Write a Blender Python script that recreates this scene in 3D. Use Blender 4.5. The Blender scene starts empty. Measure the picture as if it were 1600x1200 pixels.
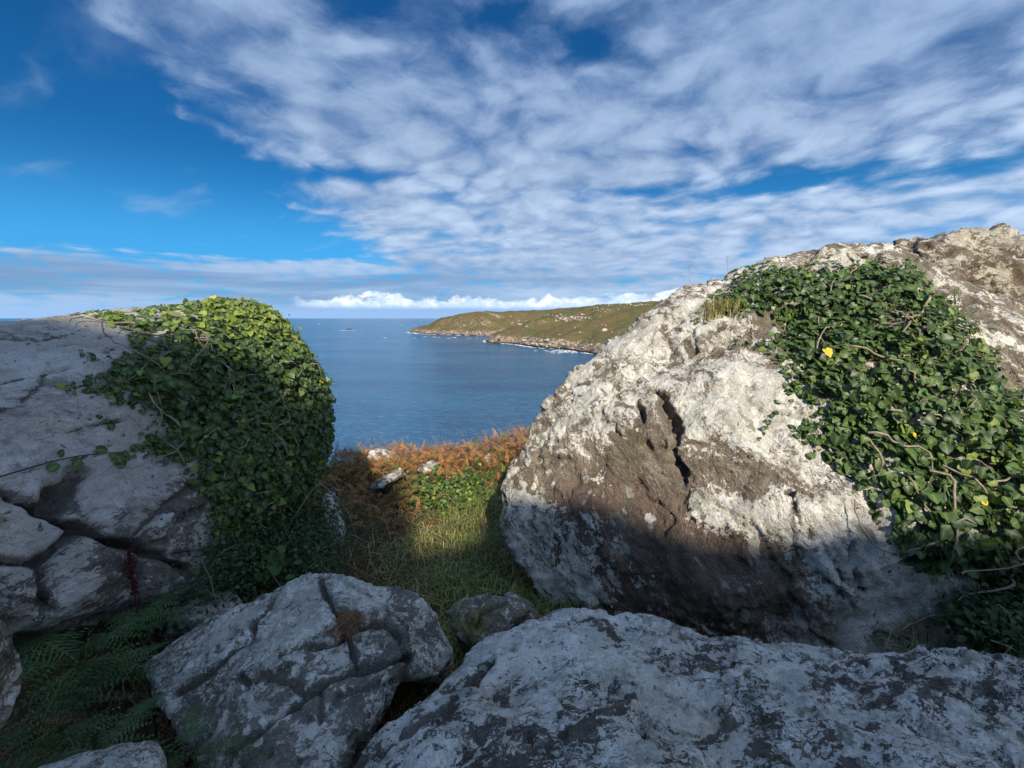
import bpy, bmesh, math, random, time
import numpy as np
from mathutils import Vector, Matrix
from mathutils.bvhtree import BVHTree
random.seed(7)
rng = np.random.default_rng(7)
scene = bpy.context.scene
COL = scene.collection
T0 = time.time()

# ------------------------------------------------------------------ camera
CAMZ = 42.0                       # metres above the sea
F = 689.0                         # focal length in pixels of a 1600 px wide frame
PITCH = math.radians(8.5)
CP, SP = math.cos(PITCH), math.sin(PITCH)
cam = bpy.data.objects.new('camera', bpy.data.cameras.new('camera'))
COL.objects.link(cam)
cam.location = (0, 0, CAMZ)
cam.rotation_euler = (math.radians(90) - PITCH, 0, 0)
cam.data.sensor_width = 36.0
cam.data.lens = F / 1600.0 * 36.0
cam.data.clip_start = 0.05
cam.data.clip_end = 120000.0
scene.camera = cam

# ------------------------------------------------------------------ light
SUN_EL = math.radians(33.0)
SUN_AZ = math.radians(11.0)       # sun stands behind the viewer, a little to the right
SUNV = Vector((math.sin(SUN_AZ) * math.cos(SUN_EL), -math.cos(SUN_AZ) * math.cos(SUN_EL), math.sin(SUN_EL)))
sl = bpy.data.lights.new('sun', 'SUN')
sl.energy = 3.3
sl.angle = math.radians(0.6)
sl.color = (1.0, 0.90, 0.74)
sun = bpy.data.objects.new('sun', sl)
COL.objects.link(sun)
sun.rotation_euler = SUNV.to_track_quat('Z', 'Y').to_euler()
sun.location = (5, -10, 60)
scene.view_settings.view_transform = 'Standard'
scene.view_settings.look = 'None'
scene.view_settings.gamma = 1.0
scene.view_settings.exposure = 1.15
scene.view_settings.use_curve_mapping = False


# ------------------------------------------------------------------ node helper
class NT:
    def __init__(s, tree):
        s.t = tree
        s.n = tree.nodes
        s.l = tree.links

    def put(s, sock, v):
        if v is None:
            return
        if isinstance(v, bpy.types.NodeSocket):
            s.l.new(v, sock)
        else:
            if sock.type == 'RGBA' and len(v) == 3:
                v = (*v, 1.0)
            sock.default_value = v

    def node(s, typ, ins=None, **props):
        n = s.n.new(typ)
        for k, v in props.items():
            setattr(n, k, v)
        for k, v in (ins or {}).items():
            s.put(n.inputs[k], v)
        return n

    def m(s, op, a, b=None, c=None, clamp=False):
        n = s.n.new('ShaderNodeMath')
        n.operation = op
        n.use_clamp = clamp
        s.put(n.inputs[0], a)
        s.put(n.inputs[1], b)
        s.put(n.inputs[2], c)
        return n.outputs[0]

    def vm(s, op, a, b=None, sc=None):
        n = s.n.new('ShaderNodeVectorMath')
        n.operation = op
        s.put(n.inputs[0], a)
        s.put(n.inputs[1], b)
        if sc is not None:
            s.put(n.inputs[3], sc)
        return n.outputs['Value'] if op in ('LENGTH', 'DOT_PRODUCT', 'DISTANCE') else n.outputs[0]

    def noise(s, vec, scale, detail=6.0, rough=0.55, dist=0.0, out='Fac', dims='3D'):
        n = s.n.new('ShaderNodeTexNoise')
        n.noise_dimensions = dims
        s.put(n.inputs['Vector'], vec)
        s.put(n.inputs['Scale'], scale)
        s.put(n.inputs['Detail'], detail)
        s.put(n.inputs['Roughness'], rough)
        s.put(n.inputs['Distortion'], dist)
        return n.outputs[out]

    def vor(s, vec, scale, feature='F1', out='Distance', rand=1.0):
        n = s.n.new('ShaderNodeTexVoronoi')
        n.feature = feature
        s.put(n.inputs['Vector'], vec)
        s.put(n.inputs['Scale'], scale)
        s.put(n.inputs['Randomness'], rand)
        return n.outputs[out]

    def sstep(s, x, a, b, lo=0.0, hi=1.0):
        n = s.n.new('ShaderNodeMapRange')
        n.interpolation_type = 'SMOOTHSTEP'
        s.put(n.inputs['Value'], x)
        s.put(n.inputs['From Min'], a)
        s.put(n.inputs['From Max'], b)
        s.put(n.inputs['To Min'], lo)
        s.put(n.inputs['To Max'], hi)
        return n.outputs[0]

    def mix(s, f, a, b, blend='MIX'):
        n = s.n.new('ShaderNodeMix')
        n.data_type = 'RGBA'
        n.blend_type = blend
        s.put(n.inputs['Factor'], f)
        s.put(n.inputs[6], a)
        s.put(n.inputs[7], b)
        return n.outputs[2]

    def ramp(s, f, stops, interp='LINEAR'):
        n = s.n.new('ShaderNodeValToRGB')
        cr = n.color_ramp
        cr.interpolation = interp
        while len(cr.elements) < len(stops):
            cr.elements.new(0.5)
        for e, (p, c) in zip(cr.elements, stops):
            e.position = p
            e.color = (*c, 1.0)
        s.put(n.inputs[0], f)
        return n.outputs[0]

    def attr(s, name, out='Fac'):
        return s.node('ShaderNodeAttribute', attribute_name=name).outputs[out]

    def bump(s, h, strength, dist, normal=None):
        n = s.n.new('ShaderNodeBump')
        s.put(n.inputs['Height'], h)
        s.put(n.inputs['Strength'], strength)
        s.put(n.inputs['Distance'], dist)
        if normal is not None:
            s.put(n.inputs['Normal'], normal)
        return n.outputs[0]


# ------------------------------------------------------------------ sky
SKY = 0.10
world = bpy.data.worlds.new('World')
scene.world = world
world.use_nodes = True
world.node_tree.nodes.clear()
w = NT(world.node_tree)
sky = w.node('ShaderNodeTexSky', sky_type='NISHITA', sun_disc=False, sun_elevation=SUN_EL,
             sun_rotation=math.pi - SUN_AZ, altitude=50.0, air_density=1.0, dust_density=0.8, ozone_density=3.0)
dirv = w.node('ShaderNodeTexCoord').outputs['Generated']
sep = w.node('ShaderNodeSeparateXYZ', {0: dirv})
dx, dy, dz = sep.outputs
zc = w.m('ADD', w.m('MAXIMUM', dz, -0.02), 0.18)
cu = w.m('DIVIDE', dx, zc)
cv = w.m('DIVIDE', dy, zc)
rho = w.m('SQRT', w.m('ADD', w.m('MULTIPLY', cu, cu), w.m('MULTIPLY', cv, cv)))
cp = w.node('ShaderNodeCombineXYZ', {0: cu, 1: cv, 2: 0.0}).outputs[0]
cpr = w.node('ShaderNodeMapping', {'Vector': cp, 'Rotation': (0, 0, math.radians(32)), 'Scale': (1.0, 1.0, 1.0)}).outputs[0]
warp = w.noise(cpr, 1.1, 3, 0.5, 0, 'Color')
cpw = w.vm('ADD', cpr, w.vm('SCALE', w.vm('SUBTRACT', warp, (0.5, 0.5, 0.5)), sc=0.40))
warp2 = w.noise(cpw, 5.0, 2, 0.5, 0, 'Color')
cpw = w.vm('ADD', cpw, w.vm('SCALE', w.vm('SUBTRACT', warp2, (0.5, 0.5, 0.5)), sc=0.10))
n_big = w.noise(cpw, 1.25, 3, 0.5)
n_mid = w.noise(cpw, 3.9, 7, 0.58)
n_fine = w.noise(cpw, 9.0, 8, 0.62)
puffs = w.m('SUBTRACT', 1.0, w.node('ShaderNodeTexVoronoi', {'Vector': cpw, 'Scale': 7.0, 'Smoothness': 0.6}, feature='SMOOTH_F1').outputs['Distance'])
# the sheet's seaward edge
cov = w.sstep(w.m('ADD', cu, 1.05), -0.42, 0.45)
strata = w.noise(w.node('ShaderNodeCombineXYZ', {0: w.m('MULTIPLY', w.m('ARCTAN2', dx, dy), 2.2), 1: w.m('MULTIPLY', dz, 26.0), 2: 0.4}).outputs[0], 1.0, 6, 0.55, 0.4)
far_bank = w.m('MULTIPLY', w.sstep(w.m('ADD', rho, w.m('MULTIPLY_ADD', strata, 1.5, -0.75)), 3.15, 3.75), 0.95)
cov = w.m('MAXIMUM', cov, far_bank)


def hole(u0, v0, ru, rv, rot):
    c_, s_ = math.cos(rot), math.sin(rot)
    a = w.m('SUBTRACT', cu, u0)
    b = w.m('SUBTRACT', cv, v0)
    p = w.m('DIVIDE', w.m('ADD', w.m('MULTIPLY', a, c_), w.m('MULTIPLY', b, s_)), ru)
    q = w.m('DIVIDE', w.m('SUBTRACT', w.m('MULTIPLY', b, c_), w.m('MULTIPLY', a, s_)), rv)
    r2 = w.m('ADD', w.m('MULTIPLY', p, p), w.m('MULTIPLY', q, q))
    return w.m('EXPONENT', w.m('MULTIPLY', r2, -1.0))


hs = hole(1.32, 1.88, 0.62, 0.17, math.radians(-28))
hs = w.m('ADD', hs, w.m('MULTIPLY', hole(0.05, 1.25, 0.34, 0.10, 0.35), 0.75))
hs = w.m('ADD', hs, w.m('MULTIPLY', hole(-0.36, 1.12, 0.14, 0.30, 0.5), 0.8))
hs = w.m('ADD', hs, w.m('MULTIPLY', hole(-0.74, 1.98, 0.26, 0.10, 0.2), 0.8))
hs = w.m('ADD', hs, w.m('MULTIPLY', hole(0.45, 2.2, 0.30, 0.08, -0.2), 0.5))
dens = w.m('ADD', w.m('MULTIPLY', n_big, 0.50), w.m('ADD', w.m('MULTIPLY', n_mid, 0.48), w.m('MULTIPLY', n_fine, 0.28)))
dens = w.m('ADD', dens, w.m('MULTIPLY', w.m('SUBTRACT', puffs, 0.55), 0.30))
dens = w.m('ADD', dens, w.m('MULTIPLY_ADD', cov, 0.66, -0.945))
dens = w.m('SUBTRACT', dens, w.m('MULTIPLY', hs, 0.36))
alpha = w.sstep(dens, -0.01, 0.36)
wisp = w.noise(w.node('ShaderNodeMapping', {'Vector': cpw, 'Scale': (0.9, 1.9, 1)}).outputs[0], 1.9, 6, 0.52)
wisp = w.m('MULTIPLY', w.sstep(wisp, 0.54, 0.82), 0.45)
alpha = w.m('MAXIMUM', alpha, wisp)
shade = w.m('ADD', w.m('MULTIPLY', n_mid, 0.55), w.m('ADD', w.m('MULTIPLY', n_fine, 0.30), w.m('MULTIPLY', puffs, 0.25)))
shade = w.m('ADD', w.m('MULTIPLY', shade, w.sstep(rho, 4.6, 2.6)), w.m('MULTIPLY', w.m('ADD', strata, 0.08), w.sstep(rho, 2.6, 4.6)))
shade = w.sstep(shade, 0.36, 0.78)
K = 1.0 / SKY
cyan = w.m('MULTIPLY', w.sstep(rho, 1.9, 3.3), 0.5)
lit = w.mix(shade, tuple(K * c for c in (0.070, 0.118, 0.215)), tuple(K * c for c in (0.168, 0.228, 0.330)))
grey = w.mix(shade, tuple(K * c for c in (0.120, 0.172, 0.268)), tuple(K * c for c in (0.265, 0.328, 0.425)))
ccol = w.mix(w.sstep(rho, 1.35, 2.5), lit, grey)
bank = w.mix(w.sstep(strata, 0.38, 0.66), tuple(K * c for c in (0.095, 0.155, 0.26)), tuple(K * c for c in (0.18, 0.25, 0.36)))
ccol = w.mix(w.m('MULTIPLY', w.sstep(rho, 3.0, 3.9), w.sstep(cu, 0.6, -0.9, 0.25, 1.0)), ccol, bank)
# thin cloud scatters forward: brightened towards the sun, added to lift the shaded foreground
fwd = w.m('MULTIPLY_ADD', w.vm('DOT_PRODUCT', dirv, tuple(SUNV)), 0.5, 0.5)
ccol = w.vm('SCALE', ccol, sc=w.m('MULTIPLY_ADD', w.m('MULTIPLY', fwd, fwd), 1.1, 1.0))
# blue of the clear sky, a little deeper than the model's
nis = w.vm('MULTIPLY', w.node('ShaderNodeHueSaturation', {'Hue': 0.505, 'Saturation': 1.12, 'Value': 0.30, 'Color': sky.outputs[0]}).outputs[0], (0.17, 0.88, 1.30))
nis = w.mix(cyan, nis, tuple(K * c for c in (0.045, 0.235, 0.50)))
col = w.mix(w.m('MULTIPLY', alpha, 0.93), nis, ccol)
# pale gap above the sea and the cumulus bank far out
az = w.m('ARCTAN2', dx, dy)
el = w.m('ARCSINE', dz)
haze_band = w.sstep(el, 0.042, 0.008)
col = w.mix(w.m('MULTIPLY', haze_band, 0.85), col, tuple(K * c for c in (0.165, 0.265, 0.43)))
cq = w.node('ShaderNodeCombineXYZ', {0: w.m('MULTIPLY', az, 1.0), 1: w.m('MULTIPLY', el, 1.5), 2: 3.1}).outputs[0]
puff = w.noise(cq, 22.0, 8, 0.55, 0.3)
tops = w.noise(w.node('ShaderNodeCombineXYZ', {0: az, 1: 0.0, 2: 7.7}).outputs[0], 7.0, 3, 0.5)
where = w.noise(w.node('ShaderNodeCombineXYZ', {0: az, 1: 0.0, 2: 1.3}).outputs[0], 2.1, 1, 0.5)
top_el = w.m('ADD', w.m('MULTIPLY', tops, 0.046), w.m('MULTIPLY_ADD', w.sstep(az, 0.1, 0.95), 0.06, 0.026))
cum = w.m('SUBTRACT', w.m('ADD', puff, w.m('MULTIPLY', w.m('SUBTRACT', top_el, el), 14.0)), 0.52)
cum = w.sstep(cum, 0.0, 0.16)
cum = w.m('MULTIPLY', cum, w.sstep(el, 0.016, 0.030))
cum = w.m('MULTIPLY', cum, w.sstep(az, -0.47, -0.40))
puff2 = w.noise(cq, 34.0, 8, 0.6, 0.3)
hgt = w.m('DIVIDE', w.m('SUBTRACT', el, 0.018), 0.036)
cumc = w.mix(w.sstep(w.m('ADD', puff2, w.m('MULTIPLY', hgt, 0.22)), 0.46, 0.80),
             tuple(K * c for c in (0.30, 0.39, 0.53)), tuple(K * c for c in (0.54, 0.55, 0.57)))
col = w.mix(w.m('MULTIPLY', cum, 0.9), col, cumc)
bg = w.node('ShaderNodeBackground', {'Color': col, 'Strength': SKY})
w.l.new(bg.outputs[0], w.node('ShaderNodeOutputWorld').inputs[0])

# ------------------------------------------------------------------ numpy noise
_p = np.random.default_rng(3).permutation(256).astype(np.int32)
PERM = np.concatenate([_p, _p, _p])
_g = []
for a in (-1, 1):
    for b in (-1, 1):
        _g += [(a, b, 0), (a, 0, b), (0, a, b)]
_g += _g[:4]
GRAD = np.array(_g, np.float32)


def pnoise(P):
    P = np.asarray(P, np.float32)
    fl = np.floor(P)
    i = fl.astype(np.int32) & 255
    f = P - fl
    u = f * f * f * (f * (f * 6 - 15) + 10)
    out = 0
    for cx in (0, 1):
        hx = PERM[i[:, 0] + cx]
        wx = u[:, 0] if cx else 1 - u[:, 0]
        for cy in (0, 1):
            hy = PERM[hx + i[:, 1] + cy]
            wy = wx * (u[:, 1] if cy else 1 - u[:, 1])
            for cz in (0, 1):
                g = GRAD[PERM[hy + i[:, 2] + cz] & 15]
                d = g[:, 0] * (f[:, 0] - cx) + g[:, 1] * (f[:, 1] - cy) + g[:, 2] * (f[:, 2] - cz)
                out = out + wy * (u[:, 2] if cz else 1 - u[:, 2]) * d
    return out


def fbm(P, octv=4, gain=0.5, lac=2.03):
    P = np.asarray(P, np.float32)
    s, a = 0, 1.0
    for k in range(octv):
        s = s + a * pnoise(P + 17.3 * k)
        P = P * lac
        a *= gain
    return s


def ridged(P, octv=4, gain=0.5, lac=2.1):
    P = np.asarray(P, np.float32)
    s, a = 0, 1.0
    for k in range(octv):
        s = s + a * (1 - 2.2 * np.abs(pnoise(P + 9.1 * k)))
        P = P * lac
        a *= gain
    return s


def sm(x, a, b):
    t = np.clip((x - a) / (b - a), 0, 1)
    return t * t * (3 - 2 * t)


_rv = np.random.default_rng(9)
JIT = _rv.random((256, 3)).astype(np.float32)
TILT = _rv.normal(size=(256, 4)).astype(np.float32)


def chips(P):
    """flat tilted facets: nearest jittered cell decides tilt and level"""
    P = np.asarray(P, np.float32)
    b = np.floor(P - 0.5).astype(np.int32)
    best = np.full(len(P), 1e9, np.float32)
    out = np.zeros(len(P), np.float32)
    for cx in (0, 1):
        for cy in (0, 1):
            for cz in (0, 1):
                c = b + np.array((cx, cy, cz), np.int32)
                h = PERM[(PERM[(PERM[c[:, 0] & 255] + (c[:, 1] & 255))] + (c[:, 2] & 255))]
                r = P - (c + 0.15 + 0.7 * JIT[h])
                d = (r * r).sum(1)
                m = d < best
                best = np.where(m, d, best)
                t = TILT[h]
                v = (r * t[:, :3]).sum(1) + 0.45 * t[:, 3]
                out = np.where(m, v, out)
    return out


# ------------------------------------------------------------------ geometry helpers
S = 0.6                          # near things: photo-space depth unit -> metres


def ray(px, py):
    x = (px - 800.0) / F
    u = (600.0 - py) / F
    return np.array((x, CP + SP * u, -SP + CP * u))


def P(px, py, d):
    """point on the sight line through photo pixel (px, py) at distance d ahead"""
    r = ray(px, py)
    return np.array((0, 0, CAMZ)) + r * (d * S / r[1])


def PW(px, py, y):
    r = ray(px, py)
    return np.array((0, 0, CAMZ)) + r * (y / r[1])


def project(V):
    """world -> photo pixels (used only to choose where on a rock a plant grows)"""
    q = V - np.array((0, 0, CAMZ))
    dep = q[:, 1] * CP - q[:, 2] * SP
    up = q[:, 1] * SP + q[:, 2] * CP
    return 800 + F * q[:, 0] / dep, 600 - F * up / dep


def mk(name, V, F_, mats=(), midx=None, smooth=True, attrs=None, parent=None):
    """mesh object from a vertex array and an index array (all faces the same size)"""
    me = bpy.data.meshes.new(name)
    V = np.asarray(V, np.float32)
    F_ = np.asarray(F_, np.int32)
    n, k = F_.shape
    me.vertices.add(len(V))
    me.vertices.foreach_set('co', V.ravel())
    me.loops.add(n * k)
    me.loops.foreach_set('vertex_index', F_.ravel())
    me.polygons.add(n)
    me.polygons.foreach_set('loop_start', np.arange(0, n * k, k, dtype=np.int32))
    me.polygons.foreach_set('loop_total', np.full(n, k, np.int32))
    for m_ in mats:
        me.materials.append(m_)
    if midx is not None:
        me.polygons.foreach_set('material_index', np.asarray(midx, np.int32))
    me.polygons.foreach_set('use_smooth', np.full(n, smooth, bool))
    for an, av in (attrs or {}).items():
        a = me.attributes.new(an, 'FLOAT', 'POINT')
        a.data.foreach_set('value', np.asarray(av, np.float32))
    me.update(calc_edges=True)
    o = bpy.data.objects.new(name, me)
    COL.objects.link(o)
    if parent is not None:
        o.parent = parent
    return o


def tag(o, label=None, cat=None, group=None, kind=None):
    if label:
        o['label'] = label
    if cat:
        o['category'] = cat
    if group:
        o['group'] = group
    if kind:
        o['kind'] = kind
    return o


def empty(name, loc):
    o = bpy.data.objects.new(name, None)
    o.location = loc
    o.empty_display_size = 0.1
    COL.objects.link(o)
    return o


def vnormals(V, F_):
    n = np.zeros_like(V)
    a = V[F_[:, 2]] - V[F_[:, 0]]
    b = V[F_[:, -1]] - V[F_[:, 1]]
    fn = np.cross(a, b)
    for k in range(F_.shape[1]):
        for c in range(3):
            n[:, c] += np.bincount(F_[:, k], fn[:, c], len(V))
    return n / (np.linalg.norm(n, axis=1, keepdims=True) + 1e-12)


def eval_mesh(V, F_, mods):
    """run modifiers on a temporary mesh, return arrays"""
    me = bpy.data.meshes.new('tmp')
    me.from_pydata([tuple(v) for v in V], [], [tuple(int(i) for i in f) for f in F_])
    o = bpy.data.objects.new('tmp', me)
    COL.objects.link(o)
    for typ, props in mods:
        m_ = o.modifiers.new(typ, typ)
        for k, v in props.items():
            setattr(m_, k, v)
    dg = bpy.context.evaluated_depsgraph_get()
    ev = o.evaluated_get(dg)
    em = ev.to_mesh()
    nv = len(em.vertices)
    co = np.empty(nv * 3, np.float32)
    em.vertices.foreach_get('co', co)
    nl = len(em.loops)
    li = np.empty(nl, np.int32)
    em.loops.foreach_get('vertex_index', li)
    ls = np.empty(len(em.polygons), np.int32)
    em.polygons.foreach_get('loop_total', ls)
    if (ls == 4).all():
        faces = li.reshape(-1, 4)
    else:
        faces, i = [], 0
        for c in ls:
            faces.append(li[i:i + c])
            i += c
    ev.to_mesh_clear()
    bpy.data.objects.remove(o)
    bpy.data.meshes.remove(me)
    return co.reshape(-1, 3).astype(np.float64), faces


def hull_base(hulls, voxel, smooth_it):
    bm = bmesh.new()
    for pts in hulls:
        vs = [bm.verts.new(tuple(p)) for p in pts]
        r = bmesh.ops.convex_hull(bm, input=vs, use_existing_faces=False)
        dead = [g for g in set(r['geom_interior']) | set(r['geom_unused']) if isinstance(g, bmesh.types.BMVert) and g.is_valid]
        bmesh.ops.delete(bm, geom=dead, context='VERTS')
    bm.verts.index_update()
    V = [v.co.copy() for v in bm.verts]
    Fc = [[v.index for v in f.verts] for f in bm.faces]
    bm.free()
    return eval_mesh(V, Fc, [('REMESH', dict(mode='VOXEL', voxel_size=voxel)), ('SMOOTH', dict(factor=0.5, iterations=smooth_it))])


class Rock:
    """coarse rounded body -> large relief -> subdivided -> fine relief, cracks, lichen map"""

    def __init__(s, hulls, voxel, smooth_it=8, levels=2, big=0.05, bigf=1.6, seed=0.0):
        V, Fq = hull_base(hulls, voxel, smooth_it)
        N = vnormals(V, Fq)
        s.seed = seed
        Q = V * bigf + seed
        V = V + N * (big * fbm(Q, 3, 0.5))[:, None]
        s.cV, s.cF = V, Fq
        s.bvh = BVHTree.FromPolygons([Vector(v) for v in V], [tuple(int(i) for i in f) for f in Fq])
        s.V, s.F = eval_mesh(V, Fq, [('SUBSURF', dict(levels=levels, subdivision_type='CATMULL_CLARK'))])
        s.N = vnormals(s.V, s.F)
        s.disp = np.zeros(len(s.V))
        s.lich = np.zeros(len(s.V))
        s.tone = np.zeros(len(s.V))

    def hit(s, px, py):
        r = Vector(ray(px, py)).normalized()
        h = s.bvh.ray_cast(Vector((0, 0, CAMZ)), r)
        if h[0] is None:
            h = s.bvh.find_nearest(Vector(P(px, py, 3.2)))
        return np.array(h[0])

    def nearest(s, p):
        h = s.bvh.find_nearest(Vector(p))
        return np.array(h[0]), np.array(h[1])

    def polydist(s, pts3, wob=0.0, wf=9.0):
        V = s.V
        if wob:
            V = V + wob * np.stack([fbm(s.V * wf + 3.1, 3), fbm(s.V * wf + 71.0, 3), fbm(s.V * wf + 33.0, 3)], 1)
        lo, hi = np.min(pts3, 0) - 0.5, np.max(pts3, 0) + 0.5
        d = np.full(len(V), 9.0)
        sel = np.where(((V > lo) & (V < hi)).all(1))[0]
        W = V[sel]
        best = np.full(len(sel), 9.0)
        for a, b in zip(pts3[:-1], pts3[1:]):
            ab = b - a
            t = np.clip(((W - a) @ ab) / (ab @ ab + 1e-9), 0, 1)
            best = np.minimum(best, np.linalg.norm(W - (a + t[:, None] * ab), axis=1))
        d[sel] = best
        return d

    def crack(s, pix, width, depth, wob=0.02):
        dense = []
        for (x0, y0), (x1, y1) in zip(pix[:-1], pix[1:]):
            k = max(1, int(math.hypot(x1 - x0, y1 - y0) / 9))
            dense += [(x0 + (x1 - x0) * i / k, y0 + (y1 - y0) * i / k) for i in range(k)]
        pts3 = np.array([s.hit(*p) for p in dense + [pix[-1]]])
        pts3 = pts3[np.concatenate([[True], np.linalg.norm(np.diff(pts3, axis=0), axis=1) < 0.25])]
        d = s.polydist(pts3, wob)
        vw = np.clip(0.85 + 0.55 * fbm(s.V * 9.0 + 2.0, 3), 0.45, 1.35)
        s.disp -= 1.5 * depth * np.minimum(vw, 1.15) * np.exp(-(d / (0.95 * width * vw)) ** 2.6)
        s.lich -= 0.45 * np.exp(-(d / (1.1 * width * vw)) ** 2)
        return s

    def blob(s, px, py, r, amp):
        c = s.hit(px, py)
        d = np.linalg.norm(s.V - c + 0.25 * r * np.stack([fbm(s.V * (2.0 / r)), fbm(s.V * (2.0 / r) + 5), fbm(s.V * (2.0 / r) + 9)], 1), axis=1)
        s.disp += amp * sm(-d, -r, -0.45 * r)

    def patch(s, px, py, r, val):
        c = s.hit(px, py)
        s.lich += val * np.exp(-(np.linalg.norm(s.V - c, axis=1) / r) ** 2)

    def relief(s, amp, freq, octv=4, gain=0.5):
        s.disp += amp * fbm(s.V * freq + s.seed + 5.0, octv, gain)

    def fabric(s, along, amp, freq, stretch=5.0, warp=0.25, mask=None, octv=3):
        """ridges drawn out along one direction (cleavage)"""
        a = np.array(along, float)
        a /= np.linalg.norm(a)
        Wp = s.V + warp * np.stack([fbm(s.V * 1.9 + 1, 2), fbm(s.V * 1.9 + 41, 2), fbm(s.V * 1.9 + 81, 2)], 1)
        t = (Wp @ a)[:, None] * a
        Q = (Wp - t) * freq + t * (freq / stretch) + s.seed
        h = amp * (ridged(Q, octv, 0.55) - 0.5)
        s.disp += h if mask is None else h * mask

    def chip(s, along, amp, freq, stretch=3.0, warp=0.10, mask=None):
        a = np.array(along, float)
        a /= np.linalg.norm(a)
        f = freq
        Wp = s.V + warp * np.stack([fbm(s.V * f * .7 + 1, 4, .6), fbm(s.V * f * .7 + 41, 4, .6), fbm(s.V * f * .7 + 81, 4, .6)], 1)
        t = (Wp @ a)[:, None] * a
        h = amp * np.clip(chips((Wp - t) * freq + t * (freq / stretch) + s.seed), -1.6, 1.6)
        s.disp += h if mask is None else h * mask

    def build(s, name, mat, label, cat, group=None, ledge=0.0, ledge_n=(0.2, -0.3, 0.9), ledge_f=8.0):
        V = s.V + s.N * s.disp[:, None]
        if ledge:
            ln = np.array(ledge_n, float)
            ln /= np.linalg.norm(ln)
            ph = (V @ ln) * ledge_f + 0.7 * fbm(V * 2.0 + s.seed, 3)
            st = (ph - np.floor(ph))
            V = V + s.N * (ledge * (sm(st, 0.0, 0.8) - sm(st, 0.86, 1.0)))[:, None]
        base = np.array(((V[:, 0].min() + V[:, 0].max()) / 2, (V[:, 1].min() + V[:, 1].max()) / 2, V[:, 2].min()))
        s.V = V
        s.N = vnormals(V, s.F)
        # the far side, which turns well away from the path, keeps the coarse mesh
        eye = np.array((0, 0, CAMZ))

        def facing(W, N_):
            q_ = W - eye
            return -(q_ * N_).sum(1) / np.linalg.norm(q_, axis=1)
        ff = s.F[facing(V, s.N)[s.F].max(1) > -0.38]
        bf = s.cF[facing(s.cV, vnormals(s.cV, s.cF))[s.cF].max(1) < -0.22]
        uf, ub = np.unique(ff), np.unique(bf)
        rf, rb = np.zeros(len(V), int), np.zeros(len(s.cV), int)
        rf[uf] = np.arange(len(uf))
        rb[ub] = np.arange(len(ub)) + len(uf)
        zb = np.zeros(len(ub))
        o = mk(name, np.concatenate([V[uf], s.cV[ub]]) - base, np.concatenate([rf[ff], rb[bf]]), [mat],
               attrs={'lichen': np.concatenate([s.lich[uf], zb]), 'tone': np.concatenate([s.tone[uf], zb])})
        o.location = base
        tag(o, label, cat, group)
        s.obj = o
        return s


def tube_arrays(pts, r0, r1, sides=5):
    pts = np.asarray(pts, float)
    n = len(pts)
    tan = np.gradient(pts, axis=0)
    tan /= np.linalg.norm(tan, axis=1, keepdims=True) + 1e-9
    up = np.array((0.13, 0.21, 0.97))
    e1 = np.cross(tan, up)
    e1 /= np.linalg.norm(e1, axis=1, keepdims=True) + 1e-9
    e2 = np.cross(tan, e1)
    ang = np.linspace(0, 2 * math.pi, sides, endpoint=False)
    rad = np.linspace(r0, r1, n)[:, None, None]
    V = pts[:, None, :] + rad * (np.cos(ang)[None, :, None] * e1[:, None, :] + np.sin(ang)[None, :, None] * e2[:, None, :])
    V = V.reshape(-1, 3)
    i = np.arange(n - 1)[:, None] * sides
    j = np.arange(sides)[None, :]
    k = (j + 1) % sides
    Fq = np.stack([i + j, i + k, i + sides + k, i + sides + j], -1).reshape(-1, 4)
    return V, Fq


def join(parts):
    Vs, Fs, o = [], [], 0
    for V, Fq in parts:
        Vs.append(V)
        Fs.append(Fq + o)
        o += len(V)
    return np.concatenate(Vs), np.concatenate(Fs)


def inst(Vt, Ft, M, T):
    """many copies of a template: M (n,3,3) columns = axes, T (n,3)"""
    n = len(M)
    V = np.einsum('nij,vj->nvi', M, Vt) + T[:, None, :]
    Fq = Ft[None] + (np.arange(n) * len(Vt))[:, None, None]
    return V.reshape(-1, 3), Fq.reshape(-1, Ft.shape[1])


def frames(Z, tip):
    """orthonormal frames: z column = Z, y column = tip direction projected"""
    Z = Z / (np.linalg.norm(Z, axis=1, keepdims=True) + 1e-9)
    Y = tip - (tip * Z).sum(1, keepdims=True) * Z
    Y = Y / (np.linalg.norm(Y, axis=1, keepdims=True) + 1e-9)
    X = np.cross(Y, Z)
    return np.stack([X, Y, Z], 2)


def inpoly(px, py, poly):
    poly = np.asarray(poly, float)
    c = np.zeros(len(px), bool)
    x0, y0 = poly[-1]
    for x1, y1 in poly:
        cond = ((y1 > py) != (y0 > py)) & (px < (x0 - x1) * (py - y1) / (y0 - y1 + 1e-9) + x1)
        c ^= cond
        x0, y0 = x1, y1
    return c


def edgedist(px, py, poly):
    poly = np.asarray(poly, float)
    d = np.full(len(px), 1e9)
    for a, b in zip(poly, np.roll(poly, -1, 0)):
        ab = b - a
        t = np.clip(((px - a[0]) * ab[0] + (py - a[1]) * ab[1]) / (ab @ ab + 1e-9), 0, 1)
        d = np.minimum(d, np.hypot(px - a[0] - t * ab[0], py - a[1] - t * ab[1]))
    return d


# ------------------------------------------------------------------ materials
def new_mat(name):
    m_ = bpy.data.materials.new(name)
    m_.use_nodes = True
    m_.node_tree.nodes.clear()
    return m_, NT(m_.node_tree)


def finish(t, shader):
    t.l.new(shader, t.node('ShaderNodeOutputMaterial').inputs[0])


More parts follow.
